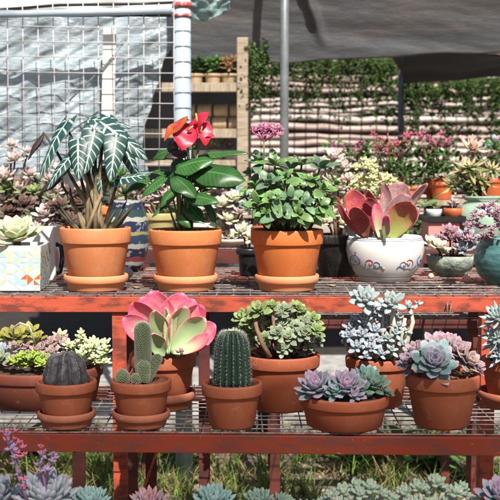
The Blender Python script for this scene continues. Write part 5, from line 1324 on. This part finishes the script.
for i, (px, py, n, lb) in enumerate(((358, 470, 30, 'broad leaved weed on the ground below the bowl of rosettes'), (430, 470, 34, 'broad leaved weed on the ground below the blue echeveria pot'), (395, 462, 22, 'broad leaved weed on the ground between two larger weeds'), (178, 470, 16, 'broad leaved weed on the ground below the pink edged paddle plant'), (30, 465, 26, 'leafy weed on the ground behind the violet flower stalks'), (470, 478, 20, 'broad leaved weed on the ground near the right leg of the stand'))):
    k = (py - 165) / F; y = CAMH / k * .98; q = P(px, py, y)
    B = MB()
    for j in range(n):
        a = j * 2.4; sp = random.uniform(.5, 1.2); L = random.uniform(.05, .12); p0 = V((q.x + random.uniform(-.05, .05), y + random.uniform(-.05, .05), .0)); p1 = p0 + V((0, 0, random.uniform(.01, .09)))
        B.tube([p0, p1], .0015, 4)
        B.leaf(p1, p1 + V((math.cos(a) * sp, math.sin(a) * sp, .35)).normalized() * L, V((0, -.2, 1)), L * .42, .001, 'lance', .1, .04, 6, 6)
    o = B.build('weed', MT['bggreen']); tag(o, lb, 'weed', 'weeds on the ground')

# ============================================================ shade net over the photographer
def net():
    m, nt, b = newmat('shade_net')
    b.inputs['Base Color'].default_value = (.05, .06, .05, 1)
    tp = nt.nodes.new('ShaderNodeBsdfTransparent'); ms = nt.nodes.new('ShaderNodeMixShader')
    n = noi(nt, 3, 3, .5); nt.links.new(mrange(nt, n, .35, .65, .50, .74), ms.inputs[0])
    nt.links.new(tp.outputs[0], ms.inputs[1]); nt.links.new(b.outputs[0], ms.inputs[2]); nt.links.new(ms.outputs[0], nt.nodes['Material Output'].inputs[0])
    return m
EL, AZ = R(50), R(14)
def nt_(u, v):
    x = -2.4 + 5.2 * u; edge = .50 + .05 * math.sin(x * 5) + .03 * math.sin(x * 13)
    return V((x, edge - 2.2 * v, 2.66 + .03 * math.sin(x * 3) - .12 * math.sin(v * math.pi)))
B = MB(); B.sheet(nt_, 80, 20); o = B.build('shade_net', net(), None, solid=0); tag(o, 'thin shade net stretched overhead in front of the stand', 'shade net')

# ============================================================ LIGHT, SKY, CAMERA
W = bpy.data.worlds.new('World'); S.world = W; W.use_nodes = True
nt = W.node_tree; bg = nt.nodes['Background']; sk = nt.nodes.new('ShaderNodeTexSky'); sk.sky_type = 'NISHITA'; sk.sun_disc = False
sk.sun_elevation = EL; sk.sun_rotation = math.pi - AZ; sk.dust_density = 2.5; sk.air_density = 1.0
nt.links.new(sk.outputs[0], bg.inputs[0]); bg.inputs[1].default_value = .055
d = V((-math.sin(AZ) * math.cos(EL), math.cos(AZ) * math.cos(EL), -math.sin(EL)))
L = bpy.data.lights.new('sun', 'SUN'); L.energy = 5.0; L.angle = R(.5); L.color = (1, .95, .87)
lo = bpy.data.objects.new('sun', L); COL.objects.link(lo); lo.rotation_euler = d.to_track_quat('-Z', 'Y').to_euler(); lo.location = (1, -2, 5)
cam = bpy.data.cameras.new('camera'); co = bpy.data.objects.new('camera', cam); COL.objects.link(co)
co.location = (0, 0, CAMH); co.rotation_euler = (math.pi / 2 - PITCH, 0, 0)
cam.sensor_width = 36; cam.lens = 36 * F / 500; cam.clip_end = 500; cam.clip_start = .05
cam.dof.use_dof = True; cam.dof.focus_distance = 2.3; cam.dof.aperture_fstop = 10
S.camera = co
S.render.resolution_x = 1024; S.render.resolution_y = 1024
vs = S.view_settings; vs.view_transform = 'Standard'; vs.look = 'None'; vs.gamma = 1; vs.use_curve_mapping = False; vs.exposure = .62
